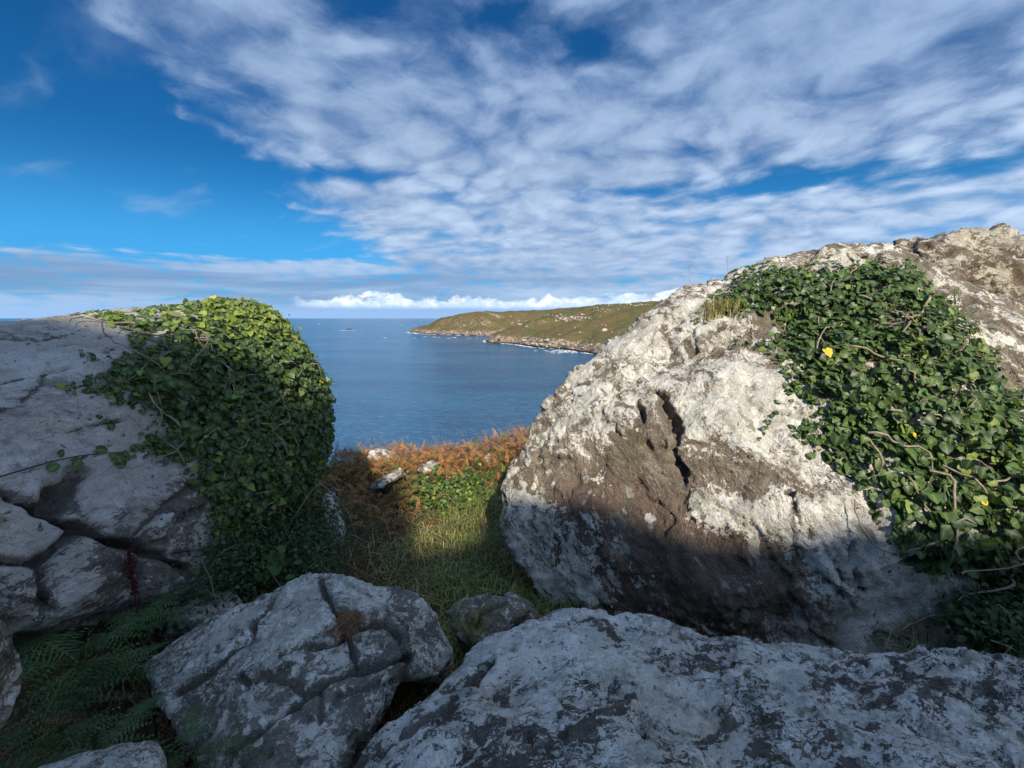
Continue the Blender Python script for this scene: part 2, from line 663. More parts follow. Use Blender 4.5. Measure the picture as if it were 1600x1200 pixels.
def rock_mat(name, stone=((0.05, 0.042, 0.036), (0.125, 0.098, 0.075), (0.20, 0.165, 0.125)), lichen=((0.34, 0.32, 0.27), (0.60, 0.57, 0.50), (0.74, 0.715, 0.65)),
             bias=0.0, freq=1.0, stretch_dir=(0.5, 0.1, -0.8), stretch=1.0, bumpk=1.0, spots=0.35, yellow=0.0, crk=0.22, greyl=0.38, gsc=130.0, stria=0.0, stria_dir=(0.38, 0.0, -0.92)):
    m_, t = new_mat(name)
    co = t.node('ShaderNodeTexCoord').outputs['Object']
    a = Vector(stretch_dir).normalized()
    if stretch != 1.0:
        dp = t.vm('DOT_PRODUCT', co, tuple(a))
        co_s = t.vm('SUBTRACT', co, t.vm('SCALE', t.node('ShaderNodeCombineXYZ', {0: a.x, 1: a.y, 2: a.z}).outputs[0], sc=t.m('MULTIPLY', dp, 1 - 1 / stretch)))
    else:
        co_s = co
    wv = t.noise(co, 5.0 * freq, 5, 0.6, 0, 'Color')
    cw = t.vm('ADD', co_s, t.vm('SCALE', t.vm('SUBTRACT', wv, (0.5, 0.5, 0.5)), sc=0.16 / freq))
    n1 = t.noise(cw, 4.2 * freq, 10, 0.62, 0.2)
    n2 = t.noise(cw, 15.0 * freq, 9, 0.66, 0.1)
    n3 = t.noise(cw, 48.0 * freq, 6, 0.68)
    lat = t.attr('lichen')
    cr1 = t.m('ABSOLUTE', t.m('SUBTRACT', t.noise(cw, 5.5 * freq, 9, 0.60), 0.5))
    cr2 = t.m('ABSOLUTE', t.m('SUBTRACT', t.noise(cw, 19.0 * freq, 7, 0.62), 0.5))
    crease = t.m('MAXIMUM', t.sstep(cr1, 0.016, 0.002), t.m('MULTIPLY', t.sstep(cr2, 0.030, 0.006), 0.75))
    crease = t.m('MULTIPLY', crease, t.sstep(t.noise(co, 3.7 * freq, 4, 0.6), 0.42, 0.56))
    val = t.m('ADD', t.m('MULTIPLY', n1, 0.90), t.m('ADD', t.m('MULTIPLY', n2, 0.90), t.m('MULTIPLY', n3, 0.37)))
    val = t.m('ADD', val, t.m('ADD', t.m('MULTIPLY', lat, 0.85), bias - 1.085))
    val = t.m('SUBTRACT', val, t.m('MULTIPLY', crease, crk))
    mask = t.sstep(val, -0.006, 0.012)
    thick = t.sstep(val, 0.0, 0.22)
    # round crustose thalli scattered on the bare stone
    v1 = t.node('ShaderNodeTexVoronoi', {'Vector': cw, 'Scale': 22.0 * freq}, feature='F1')
    rad = t.m('MULTIPLY', t.sstep(t.node('ShaderNodeSeparateColor', {0: v1.outputs['Color']}).outputs[0], 1.0 - spots, 1.0), 0.42)
    sp = t.sstep(t.m('SUBTRACT', rad, t.m('ADD', v1.outputs['Distance'], t.m('MULTIPLY_ADD', n3, 0.34, -0.17))), 0.0, 0.05)
    sp = t.m('MULTIPLY', sp, t.sstep(t.noise(co, 2.3 * freq, 3, 0.5), 0.40, 0.56))
    # stone body
    st = t.ramp(t.m('ADD', t.m('MULTIPLY', n2, 0.55), t.m('MULTIPLY', t.noise(cw, 7.0, 8, 0.65), 0.55)),
                [(0.36, stone[0]), (0.55, stone[1]), (0.74, stone[2])])
    grain = t.noise(co, gsc, 3, 0.75)
    st = t.mix(t.sstep(grain, 0.52, 0.72, 0, 0.5), st, tuple(1.7 * c for c in stone[2]))
    st = t.mix(t.sstep(grain, 0.46, 0.30, 0, 0.6), st, tuple(0.5 * c for c in stone[0]))
    olive = t.m('MULTIPLY', t.sstep(t.noise(co, 3.1, 4, 0.6), 0.52, 0.66), 0.45)
    st = t.mix(olive, st, (0.105, 0.095, 0.045))
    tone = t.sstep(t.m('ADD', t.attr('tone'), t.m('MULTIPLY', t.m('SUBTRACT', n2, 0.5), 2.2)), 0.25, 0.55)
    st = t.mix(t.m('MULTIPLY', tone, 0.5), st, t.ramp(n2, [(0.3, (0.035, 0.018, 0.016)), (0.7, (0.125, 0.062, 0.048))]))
    # lichen body
    lc = t.ramp(t.m('ADD', t.m('MULTIPLY', n2, 0.5), t.m('MULTIPLY', t.noise(co, 9.0, 6, 0.6), 0.5)),
                [(0.36, lichen[0]), (0.50, lichen[1]), (0.66, lichen[2])])
    lc = t.mix(t.m('MULTIPLY', thick, 0.35), lc, lichen[2])
    warm = t.sstep(t.noise(co, 2.0, 4, 0.6), 0.47, 0.66, 0, 0.5)
    lc = t.mix(warm, lc, (0.50, 0.43, 0.30))
    gl = t.sstep(t.m('ADD', t.noise(cw, 8.0 * freq, 8, 0.68), t.m('MULTIPLY', n3, 0.3)), 0.70, 0.60)
    lc = t.mix(t.m('MULTIPLY', gl, greyl), lc, (0.20, 0.19, 0.155))
    # black specks and hairline gaps in the lichen crust
    spk = t.noise(cw, 46.0 * freq, 5, 0.72)
    lc = t.mix(t.sstep(grain, 0.46, 0.34, 0, 0.45), lc, (0.22, 0.20, 0.165))
    lc = t.mix(t.sstep(spk, 0.395, 0.36, 0, 0.85), lc, (0.045, 0.04, 0.036))
    vc = t.vor(t.vm('ADD', co, t.vm('SCALE', wv, sc=0.05)), 55.0 * freq, 'DISTANCE_TO_EDGE')
    lc = t.mix(t.m('MULTIPLY', t.sstep(vc, 0.05, 0.0), 0.28), lc, (0.12, 0.11, 0.095))
    colr = t.mix(t.m('MULTIPLY', sp, 0.8), st, (0.36, 0.36, 0.33))
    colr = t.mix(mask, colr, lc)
    v2 = t.node('ShaderNodeTexVoronoi', {'Vector': t.vm('ADD', cw, (3.3, 1.7, 0.4)), 'Scale': 12.0 * freq}, feature='F1')
    pick = t.node('ShaderNodeSeparateColor', {0: v2.outputs['Color']})
    rad2 = t.m('MULTIPLY', t.sstep(pick.outputs[0], 0.62, 1.0), 0.40)
    d2 = t.m('SUBTRACT', rad2, t.m('ADD', v2.outputs['Distance'], t.m('MULTIPLY_ADD', n3, 0.30, -0.15)))
    col2 = t.ramp(pick.outputs[1], [(0.0, (0.30, 0.30, 0.25)), (0.45, (0.62, 0.61, 0.57)), (0.8, (0.20, 0.205, 0.16)), (1.0, (0.40, 0.37, 0.22))], 'CONSTANT')
    col2 = t.mix(t.sstep(d2, 0.05, 0.0, 0, 0.45), col2, (0.72, 0.71, 0.67))
    colr = t.mix(t.m('MULTIPLY', t.sstep(d2, 0.0, 0.02), 0.75), colr, col2)
    if yellow:
        ym = t.sstep(t.m('ADD', t.noise(co, 6.0, 6, 0.6), t.m('MULTIPLY', n3, 0.2)), 0.70 - yellow, 0.74 - yellow)
        colr = t.mix(t.m('MULTIPLY', ym, 0.6), colr, (0.24, 0.24, 0.06))
    h = t.m('ADD', t.m('MULTIPLY', t.noise(cw, 26.0, 8, 0.66), 0.38), t.m('MULTIPLY', t.noise(co, 100.0, 5, 0.7), 0.36))
    h = t.m('SUBTRACT', h, t.m('MULTIPLY', crease, 0.16))
    h = t.m('ADD', h, t.m('MULTIPLY', t.m('MAXIMUM', mask, t.m('MULTIPLY', sp, 0.7)), 0.09))
    h = t.m('SUBTRACT', h, t.m('MULTIPLY', t.m('MULTIPLY', t.sstep(spk, 0.385, 0.345), mask), 0.08))
    if stria:
        a2 = Vector(stria_dir).normalized()
        cw2 = t.vm('ADD', co, t.vm('SCALE', t.vm('SUBTRACT', t.noise(co, 2.2, 3, 0.5, 0, 'Color'), (0.5, 0.5, 0.5)), sc=0.35))
        dp2 = t.vm('DOT_PRODUCT', cw2, tuple(a2))
        cs2 = t.vm('SUBTRACT', cw2, t.vm('SCALE', t.node('ShaderNodeCombineXYZ', {0: a2.x, 1: a2.y, 2: a2.z}).outputs[0], sc=t.m('MULTIPLY', dp2, 0.84)))
        sn = t.noise(cs2, 26.0, 5, 0.6)
        rdg = t.m('SUBTRACT', 1.0, t.m('MULTIPLY', t.m('ABSOLUTE', t.m('SUBTRACT', sn, 0.5)), 5.0))
        h = t.m('ADD', h, t.m('MULTIPLY', t.m('MULTIPLY', rdg, t.m('MULTIPLY_ADD', mask, -0.6, 1.0)), stria))
    nb = t.bump(h, 0.9 * bumpk, 0.042)
    b = t.node('ShaderNodeBsdfPrincipled', {'Base Color': colr, 'Roughness': 0.92, 'Normal': nb})
    b.inputs['Specular IOR Level'].default_value = 0.18
    finish(t, b.outputs[0])
    return m_


def leaf_mat(name, base, rib=(0.22, 0.26, 0.10), rough=0.42, trans=0.22, tcol=None, vary=0.35, spec=0.28, vein=0.6):
    m_, t = new_mat(name)
    co = t.node('ShaderNodeTexCoord').outputs['Object']
    geo = t.node('ShaderNodeNewGeometry')
    n = t.noise(geo.outputs['Position'], 7.0, 3, 0.6)
    rnd = geo.outputs['Random Per Island']
    c = t.mix(t.m('MULTIPLY', t.sstep(n, 0.35, 0.7), 0.5), base, tuple(min(1, x * 1.6) for x in base))
    k = t.m('MULTIPLY_ADD', rnd, 2 * vary, 1 - vary)
    c = t.vm('SCALE', c, sc=k)
    rb = t.m('POWER', t.attr('rib'), 5.0)
    c = t.mix(t.m('MULTIPLY', rb, vein), c, rib)
    p = t.node('ShaderNodeBsdfPrincipled', {'Base Color': c, 'Roughness': rough})
    p.inputs['Specular IOR Level'].default_value = spec
    tr = t.node('ShaderNodeBsdfTranslucent', {'Color': t.vm('MULTIPLY', c, tcol or (1.5, 1.6, 0.7))})
    mx = t.node('ShaderNodeMixShader', {0: trans, 1: p.outputs[0], 2: tr.outputs[0]})
    finish(t, mx.outputs[0])
    return m_


def plain_mat(name, c0, c1, scale=30.0, rough=0.85, bump=0.3, bd=0.01):
    m_, t = new_mat(name)
    co = t.node('ShaderNodeTexCoord').outputs['Object']
    n = t.noise(co, scale, 6, 0.65)
    c = t.ramp(n, [(0.32, c0), (0.68, c1)])
    p = t.node('ShaderNodeBsdfPrincipled', {'Base Color': c, 'Roughness': rough, 'Normal': t.bump(n, bump, bd)})
    p.inputs['Specular IOR Level'].default_value = 0.2
    finish(t, p.outputs[0])
    return m_


M_R = rock_mat('stone_cream_lichen', stone=((0.075, 0.062, 0.050), (0.20, 0.165, 0.127), (0.34, 0.285, 0.22)), stria=0.32, bias=0.0, freq=1.1, stretch_dir=(-0.45, 0.1, 0.85), stretch=2.3, spots=0.6, bumpk=1.0)
M_REAR = rock_mat('stone_brown_weathered', stone=((0.06, 0.045, 0.035), (0.17, 0.13, 0.095), (0.28, 0.225, 0.165)), lichen=((0.30, 0.26, 0.2), (0.46, 0.41, 0.33), (0.56, 0.52, 0.44)), bias=-0.02, stretch_dir=(0.9, 0.1, -0.25), stretch=2.4)
M_L = rock_mat('stone_smooth_grey', stone=((0.07, 0.062, 0.056), (0.16, 0.145, 0.13), (0.26, 0.24, 0.22)), lichen=((0.29, 0.265, 0.25), (0.44, 0.415, 0.395), (0.56, 0.535, 0.515)), bias=0.035, freq=0.9, bumpk=0.9, spots=0.2, stretch_dir=(0.75, 0.6, 0.1), stretch=2.2, greyl=0.3)
M_MID = rock_mat('stone_grey_spotted', stone=((0.08, 0.075, 0.064), (0.19, 0.175, 0.145), (0.30, 0.275, 0.235)), lichen=((0.40, 0.38, 0.33), (0.60, 0.57, 0.51), (0.73, 0.70, 0.64)), bias=0.045, freq=1.6, greyl=0.45, gsc=170.0, spots=0.5)
M_SLAB = rock_mat('stone_slab_lichen', stone=((0.05, 0.047, 0.043), (0.12, 0.108, 0.095), (0.19, 0.172, 0.15)), lichen=((0.42, 0.40, 0.36), (0.62, 0.595, 0.55), (0.75, 0.73, 0.69)), bias=0.085, freq=1.75, greyl=0.36, gsc=170.0, stretch_dir=(0.9, 0.35, 0.1), stretch=1.8, spots=0.35)
M_SMALL = rock_mat('stone_brown_green', stone=((0.07, 0.062, 0.048), (0.18, 0.155, 0.115), (0.3, 0.265, 0.20)), bias=-0.05, freq=1.6, spots=0.4, yellow=0.03)

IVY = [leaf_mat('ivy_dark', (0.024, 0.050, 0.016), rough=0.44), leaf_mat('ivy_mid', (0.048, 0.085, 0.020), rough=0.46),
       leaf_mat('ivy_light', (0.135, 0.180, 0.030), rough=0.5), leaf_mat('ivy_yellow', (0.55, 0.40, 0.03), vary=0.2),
       leaf_mat('ivy_dead', (0.22, 0.075, 0.03), vary=0.4, rough=0.7)]
M_STEM = plain_mat('ivy_stem_bark', (0.13, 0.10, 0.07), (0.34, 0.28, 0.21), 60.0)
M_STEMD = plain_mat('bramble_bark', (0.16, 0.12, 0.09), (0.30, 0.24, 0.18), 60.0)
M_GRASS = leaf_mat('grass_green', (0.135, 0.180, 0.042), rough=0.6, vary=0.5, vein=0.0)
M_GRASSY = leaf_mat('grass_straw', (0.36, 0.29, 0.14), rough=0.7, vary=0.5, vein=0.0)
M_BRK = leaf_mat('bracken_rust', (0.31, 0.145, 0.050), rough=0.75, trans=0.15, tcol=(1.4, 1.1, 0.8), vary=0.55, vein=0.0)
M_BRK2 = leaf_mat('bracken_brown', (0.17, 0.095, 0.05), rough=0.8, trans=0.15, tcol=(1.4, 1.1, 0.8), vary=0.5, vein=0.0)
M_FERN = leaf_mat('fern_green', (0.050, 0.088, 0.034), rough=0.5, vary=0.3, vein=0.0)
M_BUSH = leaf_mat('bush_green', (0.035, 0.062, 0.022), rough=0.55, vary=0.5, vein=0.2)
M_RED = leaf_mat('dock_red', (0.060, 0.012, 0.012), rough=0.7, vary=0.4, vein=0.0)

# ------------------------------------------------------------------ sea
m_, t = new_mat('sea_water')
co = t.node('ShaderNodeNewGeometry').outputs['Position']
mp = t.node('ShaderNodeMapping', {'Vector': co, 'Rotation': (0, 0, math.radians(12)), 'Scale': (0.55, 1.0, 1.0)}).outputs[0]
h = t.m('ADD', t.m('MULTIPLY', t.noise(mp, 0.11, 4, 0.6, 0.4), 1.0), t.m('MULTIPLY', t.noise(mp, 0.36, 4, 0.60, 0.6), 1.15))
big = t.noise(t.node('ShaderNodeMapping', {'Vector': co, 'Scale': (0.45, 1.0, 1.0)}).outputs[0], 0.008, 10, 0.72)
wc = t.mix(t.sstep(big, 0.38, 0.62), (0.009, 0.078, 0.185), (0.020, 0.122, 0.240))
p = t.node('ShaderNodeBsdfPrincipled', {'Base Color': wc, 'Roughness': 0.16, 'IOR': 1.333, 'Normal': t.bump(h, 1.0, 5.0)})
finish(t, p.outputs[0])
ys = np.concatenate([np.linspace(-3000, 0, 12)[:-1], np.geomspace(20, 90000, 60)])
xs = np.concatenate([-np.geomspace(90000, 20, 40), [0], np.geomspace(20, 90000, 40)])
X, Y = np.meshgrid(xs, ys)
idx = np.arange(X.size).reshape(X.shape)
q = np.stack([idx[:-1, :-1], idx[:-1, 1:], idx[1:, 1:], idx[1:, :-1]], -1).reshape(-1, 4)
o = mk('sea', np.stack([X.ravel(), Y.ravel(), np.zeros(X.size)], 1), q, [m_])
tag(o, kind='structure')


def SEA(px, py):
    r = ray(px, py)
    k = -CAMZ / r[2]
    return np.array((r[0] * k, r[1] * k))


# ------------------------------------------------------------------ headland
shore_px = [(640, 519), (662, 522), (700, 523), (740, 524.5), (790, 523.5), (756, 532.5), (766, 536), (800, 537.5), (835, 543), (870, 545), (900, 549), (925, 553), (960, 560), (1000, 570), (1060, 590)]
coast = [SEA(*q_) for q_ in shore_px]
coast = np.array([coast[0] + np.array((40, 260)), coast[0] + np.array((4, 40))] + coast + [np.array((110, 180)), np.array((130, 90)), np.array((900, 60)), np.array((2600, 400)), np.array((2600, 2600)), np.array((420, 2600)), np.array((150, 1900))])
gx = np.concatenate([np.arange(-330, 620, 4.2), np.arange(620, 2500, 24)])
gy = np.concatenate([np.arange(150, 1250, 4.2), np.arange(1250, 2500, 24)])
X, Y = np.meshgrid(gx, gy)
XY = np.stack([X.ravel(), Y.ravel()], 1)
n0 = np.stack([XY[:, 0], XY[:, 1], np.zeros(len(XY))], 1)
wx = XY[:, 0] + 7 * fbm(n0 / 40, 3) + 3 * fbm(n0 / 12 + 5, 2)
wy = XY[:, 1] + 14 * fbm(n0 / 50 + 9, 3)
ins = inpoly(wx, wy, coast)
sd = edgedist(wx, wy, coast) * np.where(ins, 1, -1)
cliff = 13 + 7 * fbm(n0 / 60 + 3, 3)
H = np.where(sd > 0, cliff * (1 - np.exp(-sd / 9.0)), -8.0 + 0 * sd)
# top surface: rises inland to a gently tilted plateau
rng_y = np.hypot(XY[:, 0], XY[:, 1])
skx = np.array([-400, 640, 690, 730, 790, 860, 930, 1000, 1040, 1150, 1300, 1600, 4000])
sky_ = np.array([522, 518, 497, 488.5, 486, 483, 478.5, 474, 471.5, 466, 460, 452, 452])
pxx = 800 + F * XY[:, 0] / (XY[:, 1] * CP + 1e-6)
elev = (497 - np.interp(pxx, skx, sky_)) / F
HT = np.clip(CAMZ + elev * np.clip(XY[:, 1], 300, 1150) * 0.98, 2, 130)
slope = sm(sd, 4, np.interp(pxx, [600, 760, 900, 1100], [70, 120, 210, 260]))
Hl = H * (1 - slope) + slope * HT
Hl = Hl + np.where(sd > 0, sm(sd, 0, 12) * (4.5 * fbm(n0 / 45, 5, 0.55) + 2.2 * np.maximum(0, ridged(n0 / 15 + 4, 3) - 0.9) * (1 - 0.7 * slope)), 0)
Hl = np.where(sd > 0, np.maximum(Hl, 0.4 + 0.03 * sd), np.where(sd > -6, -1.0 + sd * 0.8, -8))
idx = np.arange(X.size).reshape(X.shape)
q = np.stack([idx[:-1, :-1], idx[:-1, 1:], idx[1:, 1:], idx[1:, :-1]], -1).reshape(-1, 4)
q = q[(sd[q].max(1) > -12)]
used = np.unique(q)
re = np.full(X.size, -1)
re[used] = np.arange(len(used))
HV = np.stack([XY[used, 0], XY[used, 1], Hl[used]], 1)
m_, t = new_mat('heath_and_cliff')
geo = t.node('ShaderNodeNewGeometry')
pos = geo.outputs['Position']
nz = t.node('ShaderNodeSeparateXYZ', {0: geo.outputs['Normal']}).outputs[2]
pz = t.node('ShaderNodeSeparateXYZ', {0: pos}).outputs[2]
nb_ = t.noise(pos, 0.022, 7, 0.66)
ns = t.noise(pos, 0.09, 6, 0.65)
heath = t.ramp(t.m('ADD', t.m('MULTIPLY', nb_, 0.6), t.m('MULTIPLY', ns, 0.4)),
               [(0.36, (0.040, 0.078, 0.016)), (0.43, (0.085, 0.095, 0.034)), (0.48, (0.125, 0.075, 0.036)), (0.53, (0.115, 0.100, 0.050)), (0.58, (0.062, 0.085, 0.028)), (0.65, (0.036, 0.080, 0.014))])
heath = t.mix(t.sstep(t.noise(pos, 0.3, 4, 0.7), 0.4, 0.7, 0, 0.5), heath, (0.14, 0.12, 0.055))
rockc = t.ramp(t.noise(pos, 0.16, 8, 0.7), [(0.36, (0.045, 0.036, 0.03)), (0.50, (0.19, 0.14, 0.10)), (0.64, (0.38, 0.30, 0.235))])
rk = t.sstep(t.m('ADD', nz, t.m('MULTIPLY_ADD', ns, 0.5, -0.25)), 0.86, 0.68)
low = t.sstep(t.m('ADD', pz, t.m('MULTIPLY', ns, -14.0)), 6.0, 1.0)
rk = t.m('MAXIMUM', rk, low)
scree = t.m('MULTIPLY', t.sstep(t.noise(pos, 0.13, 7, 0.72), 0.60, 0.63), t.sstep(t.noise(pos, 0.012, 2, 0.5), 0.44, 0.56))
rk = t.m('MAXIMUM', rk, t.m('MULTIPLY', scree, 0.9))
cc = t.mix(rk, heath, rockc)
cc = t.mix(t.sstep(t.m('ADD', pz, t.m('MULTIPLY', ns, -3.0)), 1.2, 0.2), cc, (0.035, 0.030, 0.027))
p = t.node('ShaderNodeBsdfPrincipled', {'Base Color': cc, 'Roughness': 0.95, 'Normal': t.bump(t.noise(pos, 0.35, 6, 0.7), 0.8, 2.0)})
p.inputs['Specular IOR Level'].default_value = 0.1
finish(t, p.outputs[0])
o = mk('headland', HV, re[q], [m_])
tag(o, 'rocky heath headland running out into the sea', None, kind='structure')
hb = BVHTree.FromPolygons([Vector(v) for v in HV[::1]], [tuple(int(i) for i in f) for f in re[q]])


def ico(sub=1):
    bm = bmesh.new()
    bmesh.ops.create_icosphere(bm, subdivisions=sub, radius=1)
    V = np.array([v.co[:] for v in bm.verts])
    Fq = np.array([[v.index for v in f.verts] for f in bm.faces])
    bm.free()
    return V, Fq


# pale outcrops on the headland slope
M_OUT = plain_mat('outcrop_stone', (0.16, 0.13, 0.10), (0.46, 0.41, 0.34), 0.5, bump=0.5, bd=0.4)
iV, iF = ico(1)
parts = []
r2 = np.random.default_rng(5)
clus = [(815, 500, 26, 7, 40), (890, 497, 30, 5, 130), (940, 484, 18, 2.5, 30), (985, 477, 50, 2, 30), (930, 515, 60, 10, 12), (880, 538, 60, 4, 120), (840, 531, 30, 6, 80), (740, 508, 40, 7, 20)]
for cx, cy, sx, sy, n in clus:
    for k in range(n):
        px, py = r2.normal(cx, sx * 0.55), r2.normal(cy, sy * 0.6)
        h = hb.ray_cast(Vector((0, 0, CAMZ)), Vector(ray(px, py)).normalized())
        if h[0] is None or h[0].z < 0.3:
            continue
        s_ = r2.gamma(2.0, 0.40) + 0.3
        V = iV * (1 + 0.35 * r2.normal(size=(len(iV), 1)))
        V = V * np.array((s_ * r2.uniform(0.8, 1.9), s_ * r2.uniform(0.7, 1.4), s_ * r2.uniform(0.45, 0.95)))
        parts.append((V + np.array(h[0]) + np.array((0, 0, 0.15 * s_)), iF))
V, Fq = join(parts)
o = mk('outcrop_stones', V, Fq, [M_OUT], smooth=False)
tag(o, 'pale stones and outcrops scattered over the headland slope', 'rocks', kind='stuff')

# surf along the foot of the cliffs
m_, t = new_mat('surf_foam')
p = t.node('ShaderNodeBsdfPrincipled', {'Base Color': (0.82, 0.86, 0.88), 'Roughness': 0.8})
finish(t, p.outputs[0])
parts = []


def foam_patch(c, rx, ry, seed):
    rr = np.random.default_rng(seed)
    k = 14
    a = np.linspace(0, 2 * math.pi, k, endpoint=False)
    rad = rr.uniform(0.35, 1.0, k)
    rim = np.stack([c[0] + rx * rad * np.cos(a), c[1] + ry * rad * np.sin(a), np.full(k, 0.12)], 1)
    V = np.concatenate([[(c[0], c[1], 0.30)], rim])
    return V, np.array([(0, 1 + i, 1 + (i + 1) % k) for i in range(k)])


sp_ = [SEA(*q_) for q_ in shore_px]
for i, (a, b) in enumerate(zip(sp_[:-1], sp_[1:])):
    L = np.linalg.norm(b - a)
    for k in range(int(L / 2.2)):
        f = r2.uniform()
        c = a + (b - a) * f
        dirn = np.array((-c[0], -c[1])) / np.linalg.norm(c)
        if fbm(np.array([[c[0] / 18, c[1] / 18, 2.0]]), 2)[0] < -0.12:
            continue
        c = c + dirn * r2.uniform(-4, 9) * (1 + 0.3 * r2.normal()) + r2.normal(size=2) * 1.5
        sc = np.linalg.norm(c) / 600
        parts.append(foam_patch(c, r2.uniform(1, 4.5) * sc, r2.uniform(1.2, 4.0) * sc, 100 + i * 500 + k))
for (px, py, n, sx, sy) in [(885, 549, 60, 16, 1.2), (650, 521, 20, 14, 0.5), (545, 516, 14, 9, 0.35), (775, 533, 16, 12, 0.6), (700, 527, 14, 40, 1.0), (620, 508, 9, 60, 2.0), (560, 505, 8, 60, 2.0)]:
    for k in range(n):
        c = SEA(px + r2.normal() * sx, py + r2.normal() * sy)
        sc = np.linalg.norm(c) / 600
        parts.append(foam_patch(c, r2.uniform(1, 5) * sc, r2.uniform(0.6, 1.8) * sc, 9000 + int(px) * 50 + k))
V, Fq = join(parts)
o = mk('surf', V, Fq, [m_], smooth=False)
tag(o, 'white surf breaking along the foot of the headland', 'surf', kind='stuff')

# skerry out at sea
c = SEA(546, 515)
parts = []
for dx_, s_ in ((-9, 2.2), (-3, 4.0), (4, 3.2), (10, 1.6)):
    V = ico(2)[0]
    V = V * (1 + 0.5 * fbm(V * 1.3 + dx_, 3))[:, None] * np.array((s_ * 1.8, s_ * 1.5, s_ * 0.9))
    parts.append((V + np.array((c[0] + dx_, c[1] + r2.normal() * 3, 0.2)), ico(2)[1]))
V, Fq = join(parts)
b0 = np.array((c[0], c[1], 0.0))
o = mk('sea_rock', V - b0, Fq, [plain_mat('wet_rock', (0.02, 0.018, 0.017), (0.09, 0.08, 0.07), 0.6)], smooth=False)
o.location = b0
tag(o, 'low dark rock breaking the surface out at sea', 'rock')
print('far done', round(time.time() - T0, 1))


# ------------------------------------------------------------------ near ground
def ground_h(x, y):
    p_ = np.stack([x, y, np.zeros_like(x)], 1)
    h = -1.38 - 0.045 * y + 0.03 * fbm(p_ * 2.2, 3) + 0.05 * fbm(p_ * 0.7 + 3, 2)
    rim = 4.75 + 0.16 * np.clip(x, -3, 3) + 0.15 * fbm(p_ * 0.8, 2)
    h = h + 0.20 * sm(x, -0.8, 0.5) * sm(y, 3.0, 4.6)
    over = np.maximum(0, y - rim)
    drop = 0.85 * np.maximum(0, over - 0.25) + 0.35 * np.minimum(over, 0.5) ** 2
    h = h - np.minimum(drop, 44) * np.where(x > 60, 0, 1)
    # banks either side, and the hill behind the viewer
    h = h + 0.5 * sm(-y, 0.5, 4)
    h = h - 0.22 * sm(-x, 0.55, 1.1) * sm(-y, -1.9, -1.3)
    return CAMZ + np.maximum(h, -CAMZ - 3)


fx = np.concatenate([-np.geomspace(70, 4.1, 26), np.arange(-4, 4.01, 0.07), np.geomspace(4.1, 110, 30)])
fy = np.concatenate([-np.geomspace(70, 2.1, 20), np.arange(-2, 8.01, 0.07), np.geomspace(8.1, 75, 30)])
X, Y = np.meshgrid(fx, fy)
Z = ground_h(X.ravel(), Y.ravel())
idx = np.arange(X.size).reshape(X.shape)
q = np.stack([idx[:-1, :-1], idx[:-1, 1:], idx[1:, 1:], idx[1:, :-1]], -1).reshape(-1, 4)
m_, t = new_mat('turf_soil')
pos = t.node('ShaderNodeNewGeometry').outputs['Position']
n = t.noise(pos, 3.0, 6, 0.65)
n2 = t.noise(pos, 40.0, 5, 0.7)
c = t.ramp(n, [(0.36, (0.050, 0.030, 0.016)), (0.50, (0.075, 0.045, 0.023)), (0.62, (0.050, 0.052, 0.018))])
c = t.mix(t.sstep(n2, 0.4, 0.7, 0, 0.6), c, (0.09, 0.065, 0.03))
p = t.node('ShaderNodeBsdfPrincipled', {'Base Color': c, 'Roughness': 0.95, 'Normal': t.bump(n2, 0.8, 0.02)})
p.inputs['Specular IOR Level'].default_value = 0.1
finish(t, p.outputs[0])
o = mk('ground', np.stack([X.ravel(), Y.ravel(), Z], 1), q, [m_])
tag(o, kind='structure')


def gz(x, y):
    return ground_h(np.atleast_1d(np.asarray(x, float)), np.atleast_1d(np.asarray(y, float)))


def gpix(px, py, lift=0.0):
    """where the sight line through a photo pixel meets the ground"""
    r = ray(px, py)
    lo, hi = 0.3, 8.0
    ts = np.linspace(lo, hi, 400)
    z = CAMZ + r[2] * ts
    g = gz(r[0] * ts, r[1] * ts) + lift
    k = np.argmax(z < g) if (z < g).any() else len(ts) - 1
    return np.array((r[0] * ts[k], r[1] * ts[k], g[k] - lift))


# ------------------------------------------------------------------ rocks
R = {}
# big boulder right of the gap
pts = [P(*a) for a in [
    (776, 745, 4.15), (783, 815, 3.95), (825, 925, 3.5), (800, 700, 4.2), (853, 608, 4.35), (908, 560, 4.5), (1003, 500, 4.8), (1055, 453, 4.9), (1130, 427, 4.9), (1210, 397, 4.85), (1330, 377, 4.7), (1388, 378, 4.6),
    (1000, 640, 3.65), (1190, 560, 3.7), (900, 760, 3.75), (1150, 760, 3.1), (1350, 700, 2.95), (1330, 800, 2.75), (1250, 460, 4.2),
    (880, 1010, 3.5), (1000, 1060, 3.3), (1180, 1110, 3.0), (1300, 1140, 2.75), (1420, 1160, 2.55), (1480, 1060, 2.55), (1492, 990, 2.55),
    (1490, 900, 2.62), (1620, 780, 2.78), (1750, 740, 2.95), (1800, 640, 3.2), (1620, 520, 3.8), (1450, 425, 4.3),
    (1000, 580, 6.3), (1250, 450, 6.3), (1500, 450, 6.2), (1000, 850, 6.2), (1700, 600, 6.0), (1500, 800, 6.0), (860, 780, 5.4)]]
r = Rock([pts], 0.044, 8, 2, big=0.075, bigf=2.0, seed=11.0)
yy = r.V
low = sm(-(yy[:, 2] - CAMZ), 0.55, 0.95)
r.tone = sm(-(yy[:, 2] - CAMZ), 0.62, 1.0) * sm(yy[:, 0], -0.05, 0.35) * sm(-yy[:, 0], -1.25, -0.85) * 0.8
r.relief(0.010, 4.0, 4, 0.5)
top = 1 - sm(-(yy[:, 2] - CAMZ), 0.05, 0.45)
lf_ = sm(-yy[:, 0], -0.75, -0.25)
